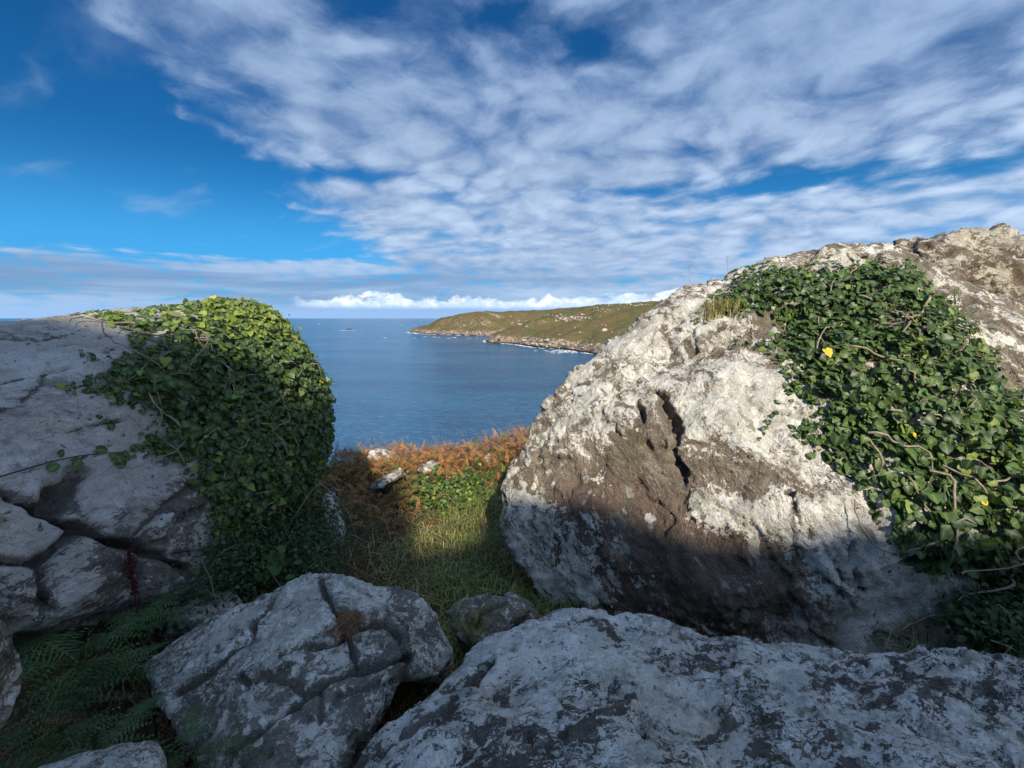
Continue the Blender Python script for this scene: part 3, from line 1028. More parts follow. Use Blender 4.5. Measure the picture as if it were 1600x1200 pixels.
r.fabric((0.65, 0.2, 0.55), 0.010, 6.5, 6.0, 0.18, top)
r.chip((0.65, 0.2, 0.55), 0.009, 6.0, 3.5, 0.10, top)
r.chip((0.65, 0.2, 0.55), 0.003, 16.0, 3.0, 0.05, top)
r.fabric((-0.35, 0.0, 0.93), 0.009, 10.0, 6.0, 0.15, (1 - top) * lf_)
r.chip((-0.30, 0.0, 0.95), 0.006, 8.0, 4.0, 0.08, (1 - top) * lf_)
r.fabric((0.62, -0.1, -0.75), 0.010, 9.0, 5.0, 0.15, (1 - top) * (1 - lf_))
r.chip((0.55, -0.1, -0.83), 0.008, 6.5, 4.0, 0.10, (1 - top) * (1 - lf_))
r.chip((0.55, -0.1, -0.83), 0.017, 3.4, 3.0, 0.07, (1 - top))
r.chip((0.55, -0.1, -0.83), 0.003, 19.0, 3.0, 0.04, (1 - top))
r.relief(0.002, 26.0, 4, 0.6)
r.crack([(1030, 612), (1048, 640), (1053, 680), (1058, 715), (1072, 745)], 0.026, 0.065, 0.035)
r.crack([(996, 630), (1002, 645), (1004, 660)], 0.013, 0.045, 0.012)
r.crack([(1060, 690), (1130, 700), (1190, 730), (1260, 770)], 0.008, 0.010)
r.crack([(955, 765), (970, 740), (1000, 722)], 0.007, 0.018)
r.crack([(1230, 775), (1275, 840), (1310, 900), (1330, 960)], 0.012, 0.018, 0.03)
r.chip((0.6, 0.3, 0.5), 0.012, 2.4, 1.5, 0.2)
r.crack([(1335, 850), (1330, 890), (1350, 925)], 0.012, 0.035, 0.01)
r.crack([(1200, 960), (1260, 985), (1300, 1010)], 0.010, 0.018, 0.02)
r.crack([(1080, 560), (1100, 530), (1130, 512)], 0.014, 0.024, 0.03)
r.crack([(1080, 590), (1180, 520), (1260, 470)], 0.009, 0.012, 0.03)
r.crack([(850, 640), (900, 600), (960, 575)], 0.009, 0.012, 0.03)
r.blob(1020, 665, 0.13, 0.030)
r.blob(1010, 700, 0.10, 0.018)
r.blob(1335, 1010, 0.10, 0.03)
for a in [(900, 600, .28, .12), (1000, 540, .32, .13), (1100, 480, .3, .12), (1200, 430, .3, .09), (970, 650, .16, .12), (1120, 620, .25, .19), (1180, 660, .2, .18), (1080, 780, .14, .16), (1150, 800, .12, .26), (1190, 830, .1, .22),
          (1290, 790, .2, .20), (1350, 830, .14, .12), (1250, 870, .1, .10), (1320, 980, .2, .20), (1440, 960, .28, .26), (1420, 1010, .28, .24), (1320, 890, .10, .12), (840, 880, .3, .06), (860, 860, .3, .08), (920, 910, .3, .08), (1400, 900, .2, .12), (1250, 650, .2, .2)]:
    r.patch(*a)
for a in [(910, 720, .24, -.13), (1000, 780, .26, -.17), (880, 800, .12, -.08), (1000, 690, .10, -.18), (1100, 860, .28, -.16), (1120, 730, .12, -.20), (1200, 760, .12, -.20), (1180, 920, .20, -.13), (1250, 930, .10, -.14), (1050, 900, .24, -.10), (1150, 860, .14, -.10), (1230, 890, .10, -.10)]:
    r.patch(*a)
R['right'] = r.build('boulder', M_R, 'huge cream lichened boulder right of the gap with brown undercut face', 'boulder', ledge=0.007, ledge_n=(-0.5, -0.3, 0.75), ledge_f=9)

# brown crag behind it at the right edge
pts = [P(*a) for a in [(1392, 392, 5.3), (1432, 376, 5.3), (1520, 369, 5.2), (1600, 375, 5.0), (1760, 385, 5.0), (1400, 480, 4.8), (1450, 420, 4.8), (1500, 480, 4.5), (1560, 560, 4.2), (1620, 640, 3.9), (1750, 640, 3.9), (1440, 620, 4.6), (1800, 800, 4.2),
                       (1430, 420, 7.5), (1600, 410, 7.5), (1850, 420, 7.0), (1430, 800, 7.0), (1850, 800, 7.0)]]
r = Rock([pts], 0.062, 4, 2, big=0.10, bigf=2.6, seed=23.0)
r.relief(0.022, 4.0, 5, 0.55)
r.chip((0.8, 0.2, -0.35), 0.035, 4.0, 2.5, 0.2)
r.chip((0.8, 0.2, -0.35), 0.012, 10.0, 3.0, 0.1)
r.fabric((0.8, 0.2, -0.45), 0.015, 6.5, 4.0, 0.25)
r.relief(0.007, 22.0, 4, 0.6)
r.blob(1450, 400, 0.10, 0.05)
r.blob(1540, 430, 0.14, 0.05)
r.crack([(1500, 450), (1540, 440), (1560, 470), (1540, 500)], 0.02, 0.05, 0.03)
r.crack([(1440, 440), (1520, 500), (1570, 570)], 0.02, 0.04, 0.03)
R['rear'] = r.build('crag', M_REAR, 'weathered brown crag rising behind the ivy at the upper right', 'rock', ledge=0.02, ledge_n=(0.35, -0.2, 0.9), ledge_f=9)

# big boulder left of the gap
pts = [P(*a) for a in [(-250, 530, 2.3), (-80, 510, 2.55), (0, 504, 2.75), (60, 498, 2.95), (130, 491, 3.25), (250, 484, 3.7), (300, 474, 3.9), (405, 473, 4.2), (432, 486, 4.3), (480, 542, 4.3), (505, 592, 4.3), (510, 650, 4.25), (500, 720, 4.15), (470, 790, 3.95),
                       (180, 600, 2.9), (330, 560, 3.5), (420, 600, 3.75), (430, 700, 3.6), (300, 660, 3.2), (340, 800, 3.1), (310, 840, 2.9), (0, 772, 2.08), (120, 812, 2.3), (215, 852, 2.55), (295, 885, 2.8), (-250, 720, 1.75), (430, 860, 3.6),
                       (0, 985, 1.86), (-250, 1000, 1.55), (112, 950, 2.12), (205, 935, 2.42), (300, 918, 2.76), (62, 930, 2.02), (-250, 560, 5.0), (100, 540, 6.0), (360, 520, 5.8), (480, 640, 5.2), (450, 850, 5.0), (100, 950, 5.0), (-250, 900, 3.5), (250, 960, 3.3)]]
r = Rock([pts], 0.040, 5, 2, big=0.035, bigf=2.0, seed=37.0)
r.relief(0.003, 4.0, 5, 0.5)
r.chip((0.75, 0.6, 0.15), 0.0045, 4.5, 3.0, 0.15)
r.chip((0.75, 0.6, 0.15), 0.003, 14.0, 3.0, 0.05)
r.fabric((0.75, 0.6, 0.25), 0.004, 6.0, 5.0, 0.2)
r.relief(0.0025, 24.0, 4, 0.6)
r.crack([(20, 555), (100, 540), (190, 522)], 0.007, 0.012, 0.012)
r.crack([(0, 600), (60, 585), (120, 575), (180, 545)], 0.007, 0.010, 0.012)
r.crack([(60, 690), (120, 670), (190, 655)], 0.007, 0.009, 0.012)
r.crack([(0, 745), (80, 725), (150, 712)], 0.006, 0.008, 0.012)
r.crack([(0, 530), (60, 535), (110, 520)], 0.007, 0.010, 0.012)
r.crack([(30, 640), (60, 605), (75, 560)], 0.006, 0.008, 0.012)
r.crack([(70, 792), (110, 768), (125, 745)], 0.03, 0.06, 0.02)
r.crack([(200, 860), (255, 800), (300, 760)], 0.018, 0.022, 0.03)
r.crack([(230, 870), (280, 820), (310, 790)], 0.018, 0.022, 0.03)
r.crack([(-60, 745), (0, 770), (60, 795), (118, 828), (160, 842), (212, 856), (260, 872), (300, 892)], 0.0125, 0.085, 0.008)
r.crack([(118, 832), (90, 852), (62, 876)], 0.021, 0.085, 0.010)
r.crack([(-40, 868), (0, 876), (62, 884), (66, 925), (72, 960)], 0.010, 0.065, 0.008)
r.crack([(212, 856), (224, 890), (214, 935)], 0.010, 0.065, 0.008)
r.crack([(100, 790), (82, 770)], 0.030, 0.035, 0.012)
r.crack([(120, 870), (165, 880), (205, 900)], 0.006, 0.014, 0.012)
low_ = sm(-(r.V[:, 2] - CAMZ), 0.72, 0.85)
r.chip((0.6, 0.4, -0.5), 0.022, 3.6, 2.0, 0.06, low_)
r.chip((0.6, 0.4, -0.5), 0.006, 12.0, 2.5, 0.05, low_)
r.blob(12, 512, 0.05, -0.03)
for a in [(100, 600, .5, .16), (60, 720, .4, .16), (200, 760, .2, .08), (150, 540, .3, .14)]:
    r.patch(*a)
for a in [(270, 790, .16, -.07), (200, 840, .10, -.07), (110, 775, .06, -.15), (60, 520, .07, -.1), (150, 890, .14, -.09), (40, 930, .12, -.10), (270, 900, .1, -.08)]:
    r.patch(*a)
R['left'] = r.build('boulder', M_L, 'huge pale grey boulder left of the gap with ivy over its seaward end', 'boulder')

def small(name, mat, label, cat, P2, voxel, sm_it=4, big=0.03, bigf=4.0, seed=1.0, rel=0.0065, rf=8.0, group=None, lich=0.0, levels=2, cracks=()):
    r = Rock([[P(*a) for a in P2]], voxel, sm_it, levels, big, bigf, seed)
    r.relief(rel * .7, rf, 5, 0.55)
    r.chip((0.6, 0.3, -0.3), rel * .9, rf * 1.2, 2.0, 0.06)
    r.relief(0.004, 30.0, 3, 0.6)
    for c_ in cracks:
        r.crack(*c_)
    r.lich += lich
    return r.build(name, mat, label, cat, group)


# rocks in the foreground
r = Rock([[P(*a) for a in [(485, 897, 2.45), (520, 902, 2.42), (580, 928, 2.35), (420, 917, 2.42), (330, 962, 2.3), (268, 1003, 2.2), (215, 1042, 2.1), (470, 1000, 2.05), (460, 1100, 1.78), (300, 1100, 1.82), (240, 1075, 1.95), (380, 1210, 1.45), (500, 1230, 1.40), (590, 1110, 1.78), (630, 1050, 1.95), (640, 990, 2.1), (330, 1270, 1.4), (480, 1300, 1.3),
                               (480, 960, 3.0), (300, 1030, 2.9), (600, 1000, 2.8), (500, 1300, 2.0)]],
          [P(*a) for a in [(560, 922, 2.42), (610, 918, 2.45), (656, 922, 2.42), (690, 972, 2.3), (706, 1020, 2.18), (690, 1055, 2.05), (640, 1065, 1.98), (600, 1020, 2.08), (590, 960, 2.25), (640, 960, 2.8), (700, 1060, 2.6), (560, 1000, 2.8)]]], 0.021, 3, 2, big=0.022, bigf=4.0, seed=51.0)
r.relief(0.007, 7.0, 5, 0.55)
r.chip((0.5, 0.5, 0.3), 0.008, 7.0, 2.0, 0.08)
r.chip((0.5, 0.5, 0.3), 0.003, 22.0, 2.0, 0.03)
r.fabric((0.5, 0.5, 0.3), 0.004, 9.0, 4.0, 0.1)
r.relief(0.003, 34.0, 3, 0.6)
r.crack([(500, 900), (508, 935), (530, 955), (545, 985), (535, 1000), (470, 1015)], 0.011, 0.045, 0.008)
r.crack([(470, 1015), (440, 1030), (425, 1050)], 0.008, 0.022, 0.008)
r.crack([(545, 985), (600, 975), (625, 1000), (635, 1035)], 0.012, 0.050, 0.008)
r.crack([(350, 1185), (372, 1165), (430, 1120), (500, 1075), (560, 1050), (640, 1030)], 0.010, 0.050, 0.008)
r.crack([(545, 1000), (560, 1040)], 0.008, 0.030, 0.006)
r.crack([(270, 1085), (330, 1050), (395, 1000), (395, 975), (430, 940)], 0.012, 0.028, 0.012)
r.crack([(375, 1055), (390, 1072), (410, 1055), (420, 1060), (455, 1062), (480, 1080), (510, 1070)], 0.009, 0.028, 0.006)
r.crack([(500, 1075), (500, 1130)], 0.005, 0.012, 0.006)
r.blob(545, 965, 0.05, -0.045)
r.blob(600, 1120, 0.10, -0.05)
for a in [(480, 940, .2, .16), (440, 980, .15, .10), (560, 940, .12, .05), (300, 1060, .12, .04)]:
    r.patch(*a)
for a in [(440, 1140, .2, -.10), (300, 1120, .12, -.06), (600, 1030, .1, -.05)]:
    r.patch(*a)
R['mid'] = r.build('boulder', M_MID, 'cracked grey boulder with blocky top low in front of the grass gap', 'boulder')

H1 = [(545, 1200, 1.22), (600, 1150, 1.35), (640, 1112, 1.45), (700, 1062, 1.6), (760, 1003, 1.75), (830, 965, 1.85), (875, 957, 1.92), (930, 968, 1.95), (1010, 962, 1.98), (1060, 990, 1.95), (1120, 1000, 1.95), (560, 1350, .9), (700, 1400, .85), (1120, 1400, .85), (900, 1090, 1.45), (700, 1250, 1.1),
      (760, 1100, 2.2), (900, 1050, 2.3), (1120, 1060, 2.2), (600, 1300, 1.6), (1120, 1300, 1.8)]
H2 = [(1060, 992, 1.93), (1130, 997, 1.93), (1200, 1003, 1.9), (1242, 996, 1.9), (1262, 1010, 1.88), (1310, 1034, 1.85), (1400, 1040, 1.82), (1000, 1400, .85), (1400, 1400, .85), (1200, 1100, 1.5), (1100, 1080, 2.2), (1400, 1090, 2.1), (1200, 1300, 1.7)]
H3 = [(1300, 1036, 1.85), (1400, 1036, 1.83), (1470, 1014, 1.83), (1510, 1010, 1.8), (1560, 1028, 1.75), (1620, 1040, 1.72), (1800, 1060, 1.7), (2000, 1150, 1.6), (1250, 1400, .85), (2000, 1500, .85), (1500, 1130, 1.4), (1350, 1090, 2.1), (1700, 1100, 2.1), (1600, 1300, 1.7)]
r = Rock([[P(*a) for a in h_] for h_ in (H1, H2, H3)], 0.024, 3, 2, big=0.022, bigf=4.0, seed=63.0)
r.relief(0.008, 8.0, 5, 0.55)
r.chip((0.9, 0.35, 0.05), 0.009, 8.0, 2.5, 0.1)
r.chip((0.9, 0.35, 0.05), 0.003, 24.0, 2.0, 0.03)
r.fabric((0.9, 0.35, 0.05), 0.005, 10.0, 4.0, 0.12)
r.relief(0.0025, 40.0, 3, 0.6)
r.crack([(700, 1075), (745, 1060), (770, 1035)], 0.012, 0.03, 0.012)
r.crack([(560, 1195), (640, 1150), (700, 1110)], 0.012, 0.02, 0.015)
for a in [(860, 1000, .14, .16), (1060, 1060, .10, .12), (980, 1150, .12, .08), (700, 1180, .1, .06), (1250, 1060, .14, .06), (1500, 1150, .2, .05)]:
    r.patch(*a)
for a in [(640, 1130, .1, -.10), (1150, 1080, .12, -.08), (1400, 1090, .14, -.08), (950, 1090, .08, -.1)]:
    r.patch(*a)
R['slab'] = r.build('rock_slab', M_SLAB, 'long white and grey lichen slab across the bottom right', 'rock')

small('rock', M_SMALL, 'small rounded brown rock wedged between cracked boulder and long slab', 'rock', [(690, 950, 2.75), (720, 930, 2.8), (770, 925, 2.85), (810, 932, 2.8), (830, 955, 2.7), (780, 1000, 2.5), (740, 1010, 2.4), (705, 985, 2.5), (740, 960, 2.45), (720, 960, 3.2), (820, 960, 3.2), (740, 1040, 2.8)], 0.018, 4, 0.02, 6, 7.0, cracks=[([(745, 985), (755, 955), (790, 940)], 0.010, 0.02, 0.01)])
small('rock', M_SMALL, 'mossy knob of stone against the foot of the right boulder', 'rock', [(783, 925, 3.0), (800, 920, 3.0), (830, 940, 2.95), (845, 970, 2.85), (810, 985, 2.7), (800, 950, 2.7), (800, 950, 3.2), (840, 980, 3.2)], 0.018, 3, 0.015, 6, 8.0)
small('rock', M_MID, 'low pale rock end showing behind the cracked boulder', 'rock', [(262, 950, 2.75), (300, 930, 2.85), (345, 922, 2.9), (375, 925, 2.9), (380, 950, 2.75), (290, 975, 2.6), (330, 950, 3.3), (370, 990, 2.9), (260, 990, 3.0)], 0.02, 4, 0.015, 6, 9.0, lich=0.12)
small('rock', M_SMALL, 'dark rounded rock cut off by the left edge', 'rock', [(-200, 940, 1.1), (0, 962, 1.2), (20, 1000, 1.2), (24, 1060, 1.18), (16, 1120, 1.15), (0, 1145, 1.12), (-200, 1200, 1.0), (-100, 1050, 1.0), (-100, 1000, 1.6), (-100, 1200, 1.5)], 0.014, 5, 0.01, 6, 10.0)
small('rock', M_MID, 'grey stone end in the bottom left corner under ferns', 'rock', [(20, 1215, 1.25), (60, 1195, 1.32), (130, 1176, 1.36), (200, 1160, 1.42), (240, 1155, 1.42), (257, 1185, 1.36), (255, 1240, 1.2), (60, 1280, 1.1), (130, 1210, 1.7), (250, 1240, 1.7)], 0.014, 4, 0.01, 6, 12.0, lich=0.05)
small('rock', M_MID, 'little pale stone in the crevice below the right boulder', 'rock', [(1306, 1022, 2.3), (1330, 1015, 2.32), (1350, 1030, 2.3), (1330, 1045, 2.2), (1305, 1045, 2.2), (1330, 1050, 2.5), (1310, 1060, 2.4)], 0.012, 3, 0.01, 8, 13.0)
small('rock', M_MID, 'pale upright stone among brambles beside the left boulder', 'rock', [(496, 800, 4.6), (508, 766, 4.8), (522, 765, 4.85), (540, 805, 4.7), (538, 835, 4.55), (515, 855, 4.35), (498, 845, 4.35), (505, 790, 4.4), (520, 790, 5.3), (540, 860, 5.1), (500, 870, 5.0)], 0.022, 3, 0.03, 5, 14.0, lich=0.03)
GB = 'pale stones among the rusty bracken'
small('rock', M_R, 'domed pale stone on the rim of the bracken', 'rock', [(568, 716, 7.6), (578, 704, 7.7), (600, 699, 7.8), (622, 704, 7.75), (628, 716, 7.6), (600, 722, 7.4), (600, 730, 8.4), (570, 740, 8.2), (630, 740, 8.2)], 0.025, 3, 0.03, 5, 15.0, group=GB, lich=0.06)
small('rock', M_R, 'flat white stone half sunk in bracken, uphill of the slanting strip', 'rock', [(648, 735, 6.7), (655, 724, 6.9), (675, 718, 7.1), (690, 722, 7.0), (686, 733, 6.8), (665, 740, 6.6), (670, 745, 7.3)], 0.022, 3, 0.02, 5, 16.0, group=GB, lich=0.07)
small('rock', M_R, 'slanting strip of white stone lying in bracken', 'rock', [(572, 762, 6.0), (590, 748, 6.2), (612, 736, 6.4), (632, 730, 6.5), (626, 744, 6.3), (600, 758, 6.0), (580, 768, 5.9), (600, 775, 6.6)], 0.022, 3, 0.02, 5, 17.0, group=GB, lich=0.07)
small('rock', M_R, 'small pale stone by the right boulder among far bracken', 'rock', [(752, 714, 7.4), (762, 707, 7.6), (772, 709, 7.6), (776, 717, 7.4), (760, 722, 7.3), (765, 730, 7.9)], 0.02, 3, 0.02, 5, 18.0, group=GB, lich=0.07)
print('rocks', round(time.time() - T0, 1))

# ------------------------------------------------------------------ the tor behind the viewer whose shade lies on the foreground
tan_el = math.tan(SUN_EL)
YC = -9.0


def shade_pt(p_):
    k = (p_[1] - YC) / (-SUNV.y)
    q_ = p_ + np.array(SUNV) * k
    return q_[0], q_[2]


prof = []
for key, pix in (('left', [(30, 497), (190, 515), (300, 540), (430, 575), (500, 605)]), ('gnd', [(560, 752), (636, 756), (650, 842), (705, 834), (740, 826)]),
                 ('right', [(790, 772), (900, 782), (985, 800), (1080, 842), (1180, 848), (1270, 832), (1340, 815), (1440, 835), (1580, 830)])):
    for a in pix:
        prof.append(shade_pt(gpix(*a, 0.1) if key == 'gnd' else R[key].hit(*a)))
prof.sort(key=lambda a: a[0])
print('shade profile', [(round(a, 2), round(b - CAMZ, 2)) for a, b in prof])
PX = np.array([a[0] for a in prof])
PZ = np.array([a[1] for a in prof])
xs = np.concatenate([np.arange(-6, 6.01, 0.06)])
zt = np.interp(xs, PX, PZ, left=PZ[0] + 0.2, right=PZ[-1])
zt = zt - 5.5 * sm(xs, 3.9, 5.6) - 5.5 * sm(-xs, 2.2, 4.6)
rows = []
gl = CAMZ - 1.6
for j, (yo, f) in enumerate([(0.55, 0.0), (0.42, 0.35), (0.22, 0.72), (0.06, 0.93), (0.0, 1.0), (-0.25, 0.985), (-0.8, 0.93), (-1.6, 0.8), (-2.4, 0.5), (-3.0, 0.0)]):
    z = gl + (zt - gl) * f
    y = np.full_like(xs, YC + yo)
    p_ = np.stack([xs, y, z], 1)
    nz_ = 0.0 if f == 1.0 else 0.14
    y = y + nz_ * fbm(p_ * 1.2, 4)
    rows.append(np.stack([xs, y, z + (nz_ * 0.4 * fbm(p_ * 1.6 + 8, 3) if f < 0.95 else 0)], 1))
V = np.concatenate(rows)
nx = len(xs)
idx = np.arange(len(V)).reshape(len(rows), nx)
q = np.stack([idx[:-1, :-1], idx[1:, :-1], idx[1:, 1:], idx[:-1, 1:]], -1).reshape(-1, 4)
b0 = np.array((0, YC, gl))
o = mk('crag', V - b0, q, [M_R], attrs={'lichen': np.zeros(len(V)), 'tone': np.zeros(len(V))})
o.location = b0
tag(o, 'tall rock outcrop behind the viewpoint shading the foreground', 'rock')

# ------------------------------------------------------------------ ivy
def leaf_tmpl(var):
    r_ = np.random.default_rng(var)
    if var % 2 == 0:       # heart shaped
        out = [(0.13, -0.13), (0.37, -0.09), (0.54, 0.13), (0.55, 0.38), (0.43, 0.64), (0.22, 0.86)]
    else:                  # lobed
        out = [(0.12, -0.10), (0.38, -0.09), (0.60, 0.14), (0.46, 0.36), (0.40, 0.54), (0.21, 0.80)]
    mid = [(0, 0.04), (0, 0.36), (0, 0.68), (0, 1.02)]
    L = [(-x * r_.uniform(0.92, 1.08), y + r_.normal() * 0.015) for x, y in out]
    Rr = [(x * r_.uniform(0.92, 1.08), y + r_.normal() * 0.015) for x, y in out]
    v = mid + L + Rr
    cup = r_.uniform(0.10, 0.42)
    bend = r_.uniform(0.05, 0.35)
    V = np.array([(x, y - 0.1, cup * abs(x) * 0.8 - bend * (y - 0.2) ** 2 + (0.03 * r_.normal() if abs(x) > .1 else 0)) for x, y in v])
    f = []
    for o_, sgn in ((4, -1), (10, 1)):
        o = [o_ + i for i in range(6)]
        for tri in ((0, o[0], o[1]), (0, o[1], o[2]), (0, o[2], 1), (1, o[2], o[3]), (1, o[3], 2), (2, o[3], o[4]), (2, o[4], o[5]), (2, o[5], 3)):
            f.append(tri if sgn > 0 else tri[::-1])
    rib = np.array([1, 1, 1, 0.9] + [0.0] * 12)
    return V, np.array(f), rib


NLF = 16
LT = [leaf_tmpl(i) for i in range(6)]


def sample_surface(r, n, rg, keep):
    """random points on a rock's surface; keep(px, py, P, N) -> probability"""
    Fq = r.F
    a, b, c_, d = (r.V[Fq[:, i]] for i in range(4))
    cen = (a + b + c_ + d) / 4
    nf = r.N[Fq[:, 0]]
    px, py = project(cen)
    view = cen - np.array((0, 0, CAMZ))
    dist = np.linalg.norm(view, axis=1)
    facing = -(view * nf).sum(1) / dist
    pr = keep(px, py, cen, nf) * (facing > -0.25)
    ar = np.linalg.norm(np.cross(c_ - a, d - b), axis=1) * 0.5
    wgt = ar * pr
    tot = wgt.sum()
    k = rg.choice(len(wgt), n, p=wgt / tot)
    u, v = rg.random(n)[:, None], rg.random(n)[:, None]
    pts = a[k] * (1 - u) * (1 - v) + b[k] * u * (1 - v) + c_[k] * u * v + d[k] * (1 - u) * v
    return pts, nf[k], tot


OCT = (np.array([(1, 0, 0), (-1, 0, 0), (0, 1, 0), (0, -1, 0), (0, 0, 1), (0, 0, -1)], float),
       np.array([(0, 2, 4), (2, 1, 4), (1, 3, 4), (3, 0, 4), (2, 0, 5), (1, 2, 5), (3, 1, 5), (0, 3, 5)]))
M_BUD = leaf_mat('ivy_bud_green', (0.16, 0.20, 0.045), rough=0.6, vein=0.0)


def grow_ivy(r, label, poly, n, size, seed, lift, light_fn, sprigs=(), bare=(), n_stems=30, stem_r=0.004, soft=26, umbels=()):
    rg = np.random.default_rng(seed)
    root = empty('ivy', r.obj.location)

    def keep(px, py, C, N_):
        inn = inpoly(px, py, poly)
        d = edgedist(px, py, poly) * np.where(inn, 1, -1)
        d = d + 18 * fbm(C * 6.0 + seed, 3)
        k = sm(d, -4, soft) ** 0.7
        for bx, by, br, amt in bare:
            k = k * (1 - amt * np.exp(-((px - bx) ** 2 + (py - by) ** 2) / br ** 2))
        for line, wd in sprigs:
            ln = np.array(line, float)
            dd = np.full(len(px), 1e9)
            for a, b in zip(ln[:-1], ln[1:]):
                ab = b - a
                t_ = np.clip(((px - a[0]) * ab[0] + (py - a[1]) * ab[1]) / (ab @ ab), 0, 1)
                dd = np.minimum(dd, np.hypot(px - a[0] - t_ * ab[0], py - a[1] - t_ * ab[1]))
            k = np.maximum(k, 0.75 * sm(-dd, -wd, 0))
        return k

    pts, nr, _ = sample_surface(r, n, rg, keep)
    px, py = project(pts)
    din = edgedist(px, py, poly) * np.where(inpoly(px, py, poly), 1, -1)
    thick = lift * sm(din, -5, 70) * (0.65 + 0.9 * (fbm(pts * 3.2 + seed, 3) + 0.3).clip(0, 1.4)) + 0.008
    off = thick * rg.random(n) ** 0.6 + 0.02 * rg.exponential(size=n) * (rg.random(n) < 0.16) * sm(din, 5, 40)
    T = pts + nr * off[:, None]
    lf = np.array((0.12, -0.55, 0.62))
    up = nr * 0.75 + lf * rg.uniform(0.2, 1.0, (n, 1)) + rg.normal(size=(n, 3)) * 0.42
    tip = np.array((0, 0, -1.0)) + nr * 0.35 + rg.normal(size=(n, 3)) * 0.75
    sz = size * np.exp(np.clip(rg.normal(size=n) * 0.32, -0.9, 0.40)) * (0.65 + 0.35 * sm(din, -5, 50))
    M = frames(up, tip)
    M[:, :, 0] *= np.sign(np.einsum('ni,ni->n', np.cross(M[:, :, 1], M[:, :, 2]), M[:, :, 0]))[:, None]
    tmpl = rg.integers(0, 6, n)
    u = rg.random(n)
    lt = light_fn(px, py)
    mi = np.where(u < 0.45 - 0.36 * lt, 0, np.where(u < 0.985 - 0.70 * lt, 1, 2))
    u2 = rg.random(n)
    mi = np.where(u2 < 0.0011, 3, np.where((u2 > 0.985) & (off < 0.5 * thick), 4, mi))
    depth = np.linalg.norm(T - np.array((0, 0, CAMZ)), axis=1)
    # leaves on the outside that show largest become single leaf objects
    vis = (off > 0.62 * thick) & (px > 5) & (px < 1595) & (py < 1190)
    score = np.where(vis, sz / depth, 0)
    order = np.argsort(-score)
    solo = order[:290]
    rest = order[290:]
    meshes = {}
    base = np.array(root.location)
    for i in solo:
        key = (int(tmpl[i]), int(mi[i]))
        if key not in meshes:
            Vt, Ft, rib = LT[key[0]]
            o = mk('leaf', Vt, Ft, [IVY[key[1]]], attrs={'rib': rib}, parent=root)
            meshes[key] = o.data
        else:
            o = bpy.data.objects.new('leaf', meshes[key])
            COL.objects.link(o)
            o.parent = root
        m4 = Matrix.Identity(4)
        for a in range(3):
            for b in range(3):
                m4[a][b] = M[i, a, b] * sz[i]
            m4[a][3] = T[i, a] - base[a]
        o.matrix_local = m4
        if key[1] == 3:
            o['label'] = 'yellow leaf'
        elif key[1] == 4:
            o['label'] = 'dead rust coloured leaf'
    Vs, Fs, ms, rb, o_ = [], [], [], [], 0
    for k in range(6):
        sel = rest[tmpl[rest] == k]
        Vt, Ft, rib = LT[k]
        V, Fq = inst(Vt, Ft, M[sel] * sz[sel][:, None, None], T[sel] - base)
        Vs.append(V)
        Fs.append(Fq + o_)
        ms.append(np.repeat(mi[sel], len(Ft)))
        rb.append(np.tile(rib, len(sel)))
        o_ += len(V)
    o = mk('leaves', np.concatenate(Vs), np.concatenate(Fs), IVY, np.concatenate(ms), attrs={'rib': np.concatenate(rb)}, parent=root)
    o['kind'] = 'stuff'
    # stems creeping over the rock and through the leaves
    for k in range(n_stems):
        i = rg.integers(0, n)
        p_, n_ = pts[i].copy(), nr[i]
        d = rg.normal(size=3)
        line = []
        lift_k = rg.uniform(0.6, 1.6)
        steps = rg.integers(7, 18)
        for s_ in range(steps):
            d = d - (d @ n_) * n_
            d = d / np.linalg.norm(d)
            th = lift * sm(np.array([din[i]]), -5, 70)[0]
            line.append(p_ + n_ * (0.006 + th * lift_k * (0.8 + 0.3 * math.sin(s_ * 0.9 + k))))
            p_ = p_ + d * 0.028
            p_, n_ = r.nearest(p_)
            d = d + rg.normal(size=3) * 0.30 + np.array((0, 0, 0.05))
        V, Fq = tube_arrays(line, stem_r * rg.uniform(0.6, 1.5), stem_r * 0.5, 5)
        mk('stem', V - base, Fq, [M_STEM], parent=root)
    if umbels:
        pp = []
        for cx, cy in umbels:
            for _ in range(7):
                h_, n_ = r.nearest(r.hit(cx + rg.normal() * 16, cy + rg.normal() * 9))
                c_ = h_ + n_ * (lift * 1.05 + rg.random() * 0.03)
                for _b in range(16):
                    d_ = rg.normal(size=3)
                    d_ /= np.linalg.norm(d_)
                    pp.append((OCT[0] * 0.0030 + c_ + d_ * 0.013, OCT[1]))
        V, Fq = join(pp)
        o = mk('flower_buds', V - base, Fq, [M_BUD], attrs={'rib': np.zeros(len(V))}, parent=root)
        o['kind'] = 'stuff'
    tag(root, label, 'ivy')
    return root


left_poly = [(120, 492), (180, 485), (240, 480), (280, 468), (330, 460), (430, 460), (460, 480), (495, 535), (530, 590), (535, 650), (525, 730), (500, 800), (455, 815), (420, 830), (380, 850), (330, 845), (305, 790), (280, 735), (235, 715), (185, 715), (200, 690), (245, 662), (205, 640), (165, 625), (130, 612), (112, 600), (150, 580), (112, 565), (125, 545), (170, 556), (205, 548), (195, 525), (165, 506)]
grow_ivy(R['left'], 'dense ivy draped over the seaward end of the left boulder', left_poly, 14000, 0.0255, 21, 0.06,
         lambda px, py: sm(-py + 0.16 * (px - 200) + 530, 0, 60) * 0.85 + 0.1,  # more pale leaves above the shadow line: sunlight painted into leaf colour
         sprigs=[([(180, 720), (240, 700)], 7), ([(100, 600), (160, 596)], 10), ([(145, 650), (170, 660)], 8)], bare=[(250, 500, 45, 0.75), (285, 495, 22, 0.6)], n_stems=70, stem_r=0.0034)
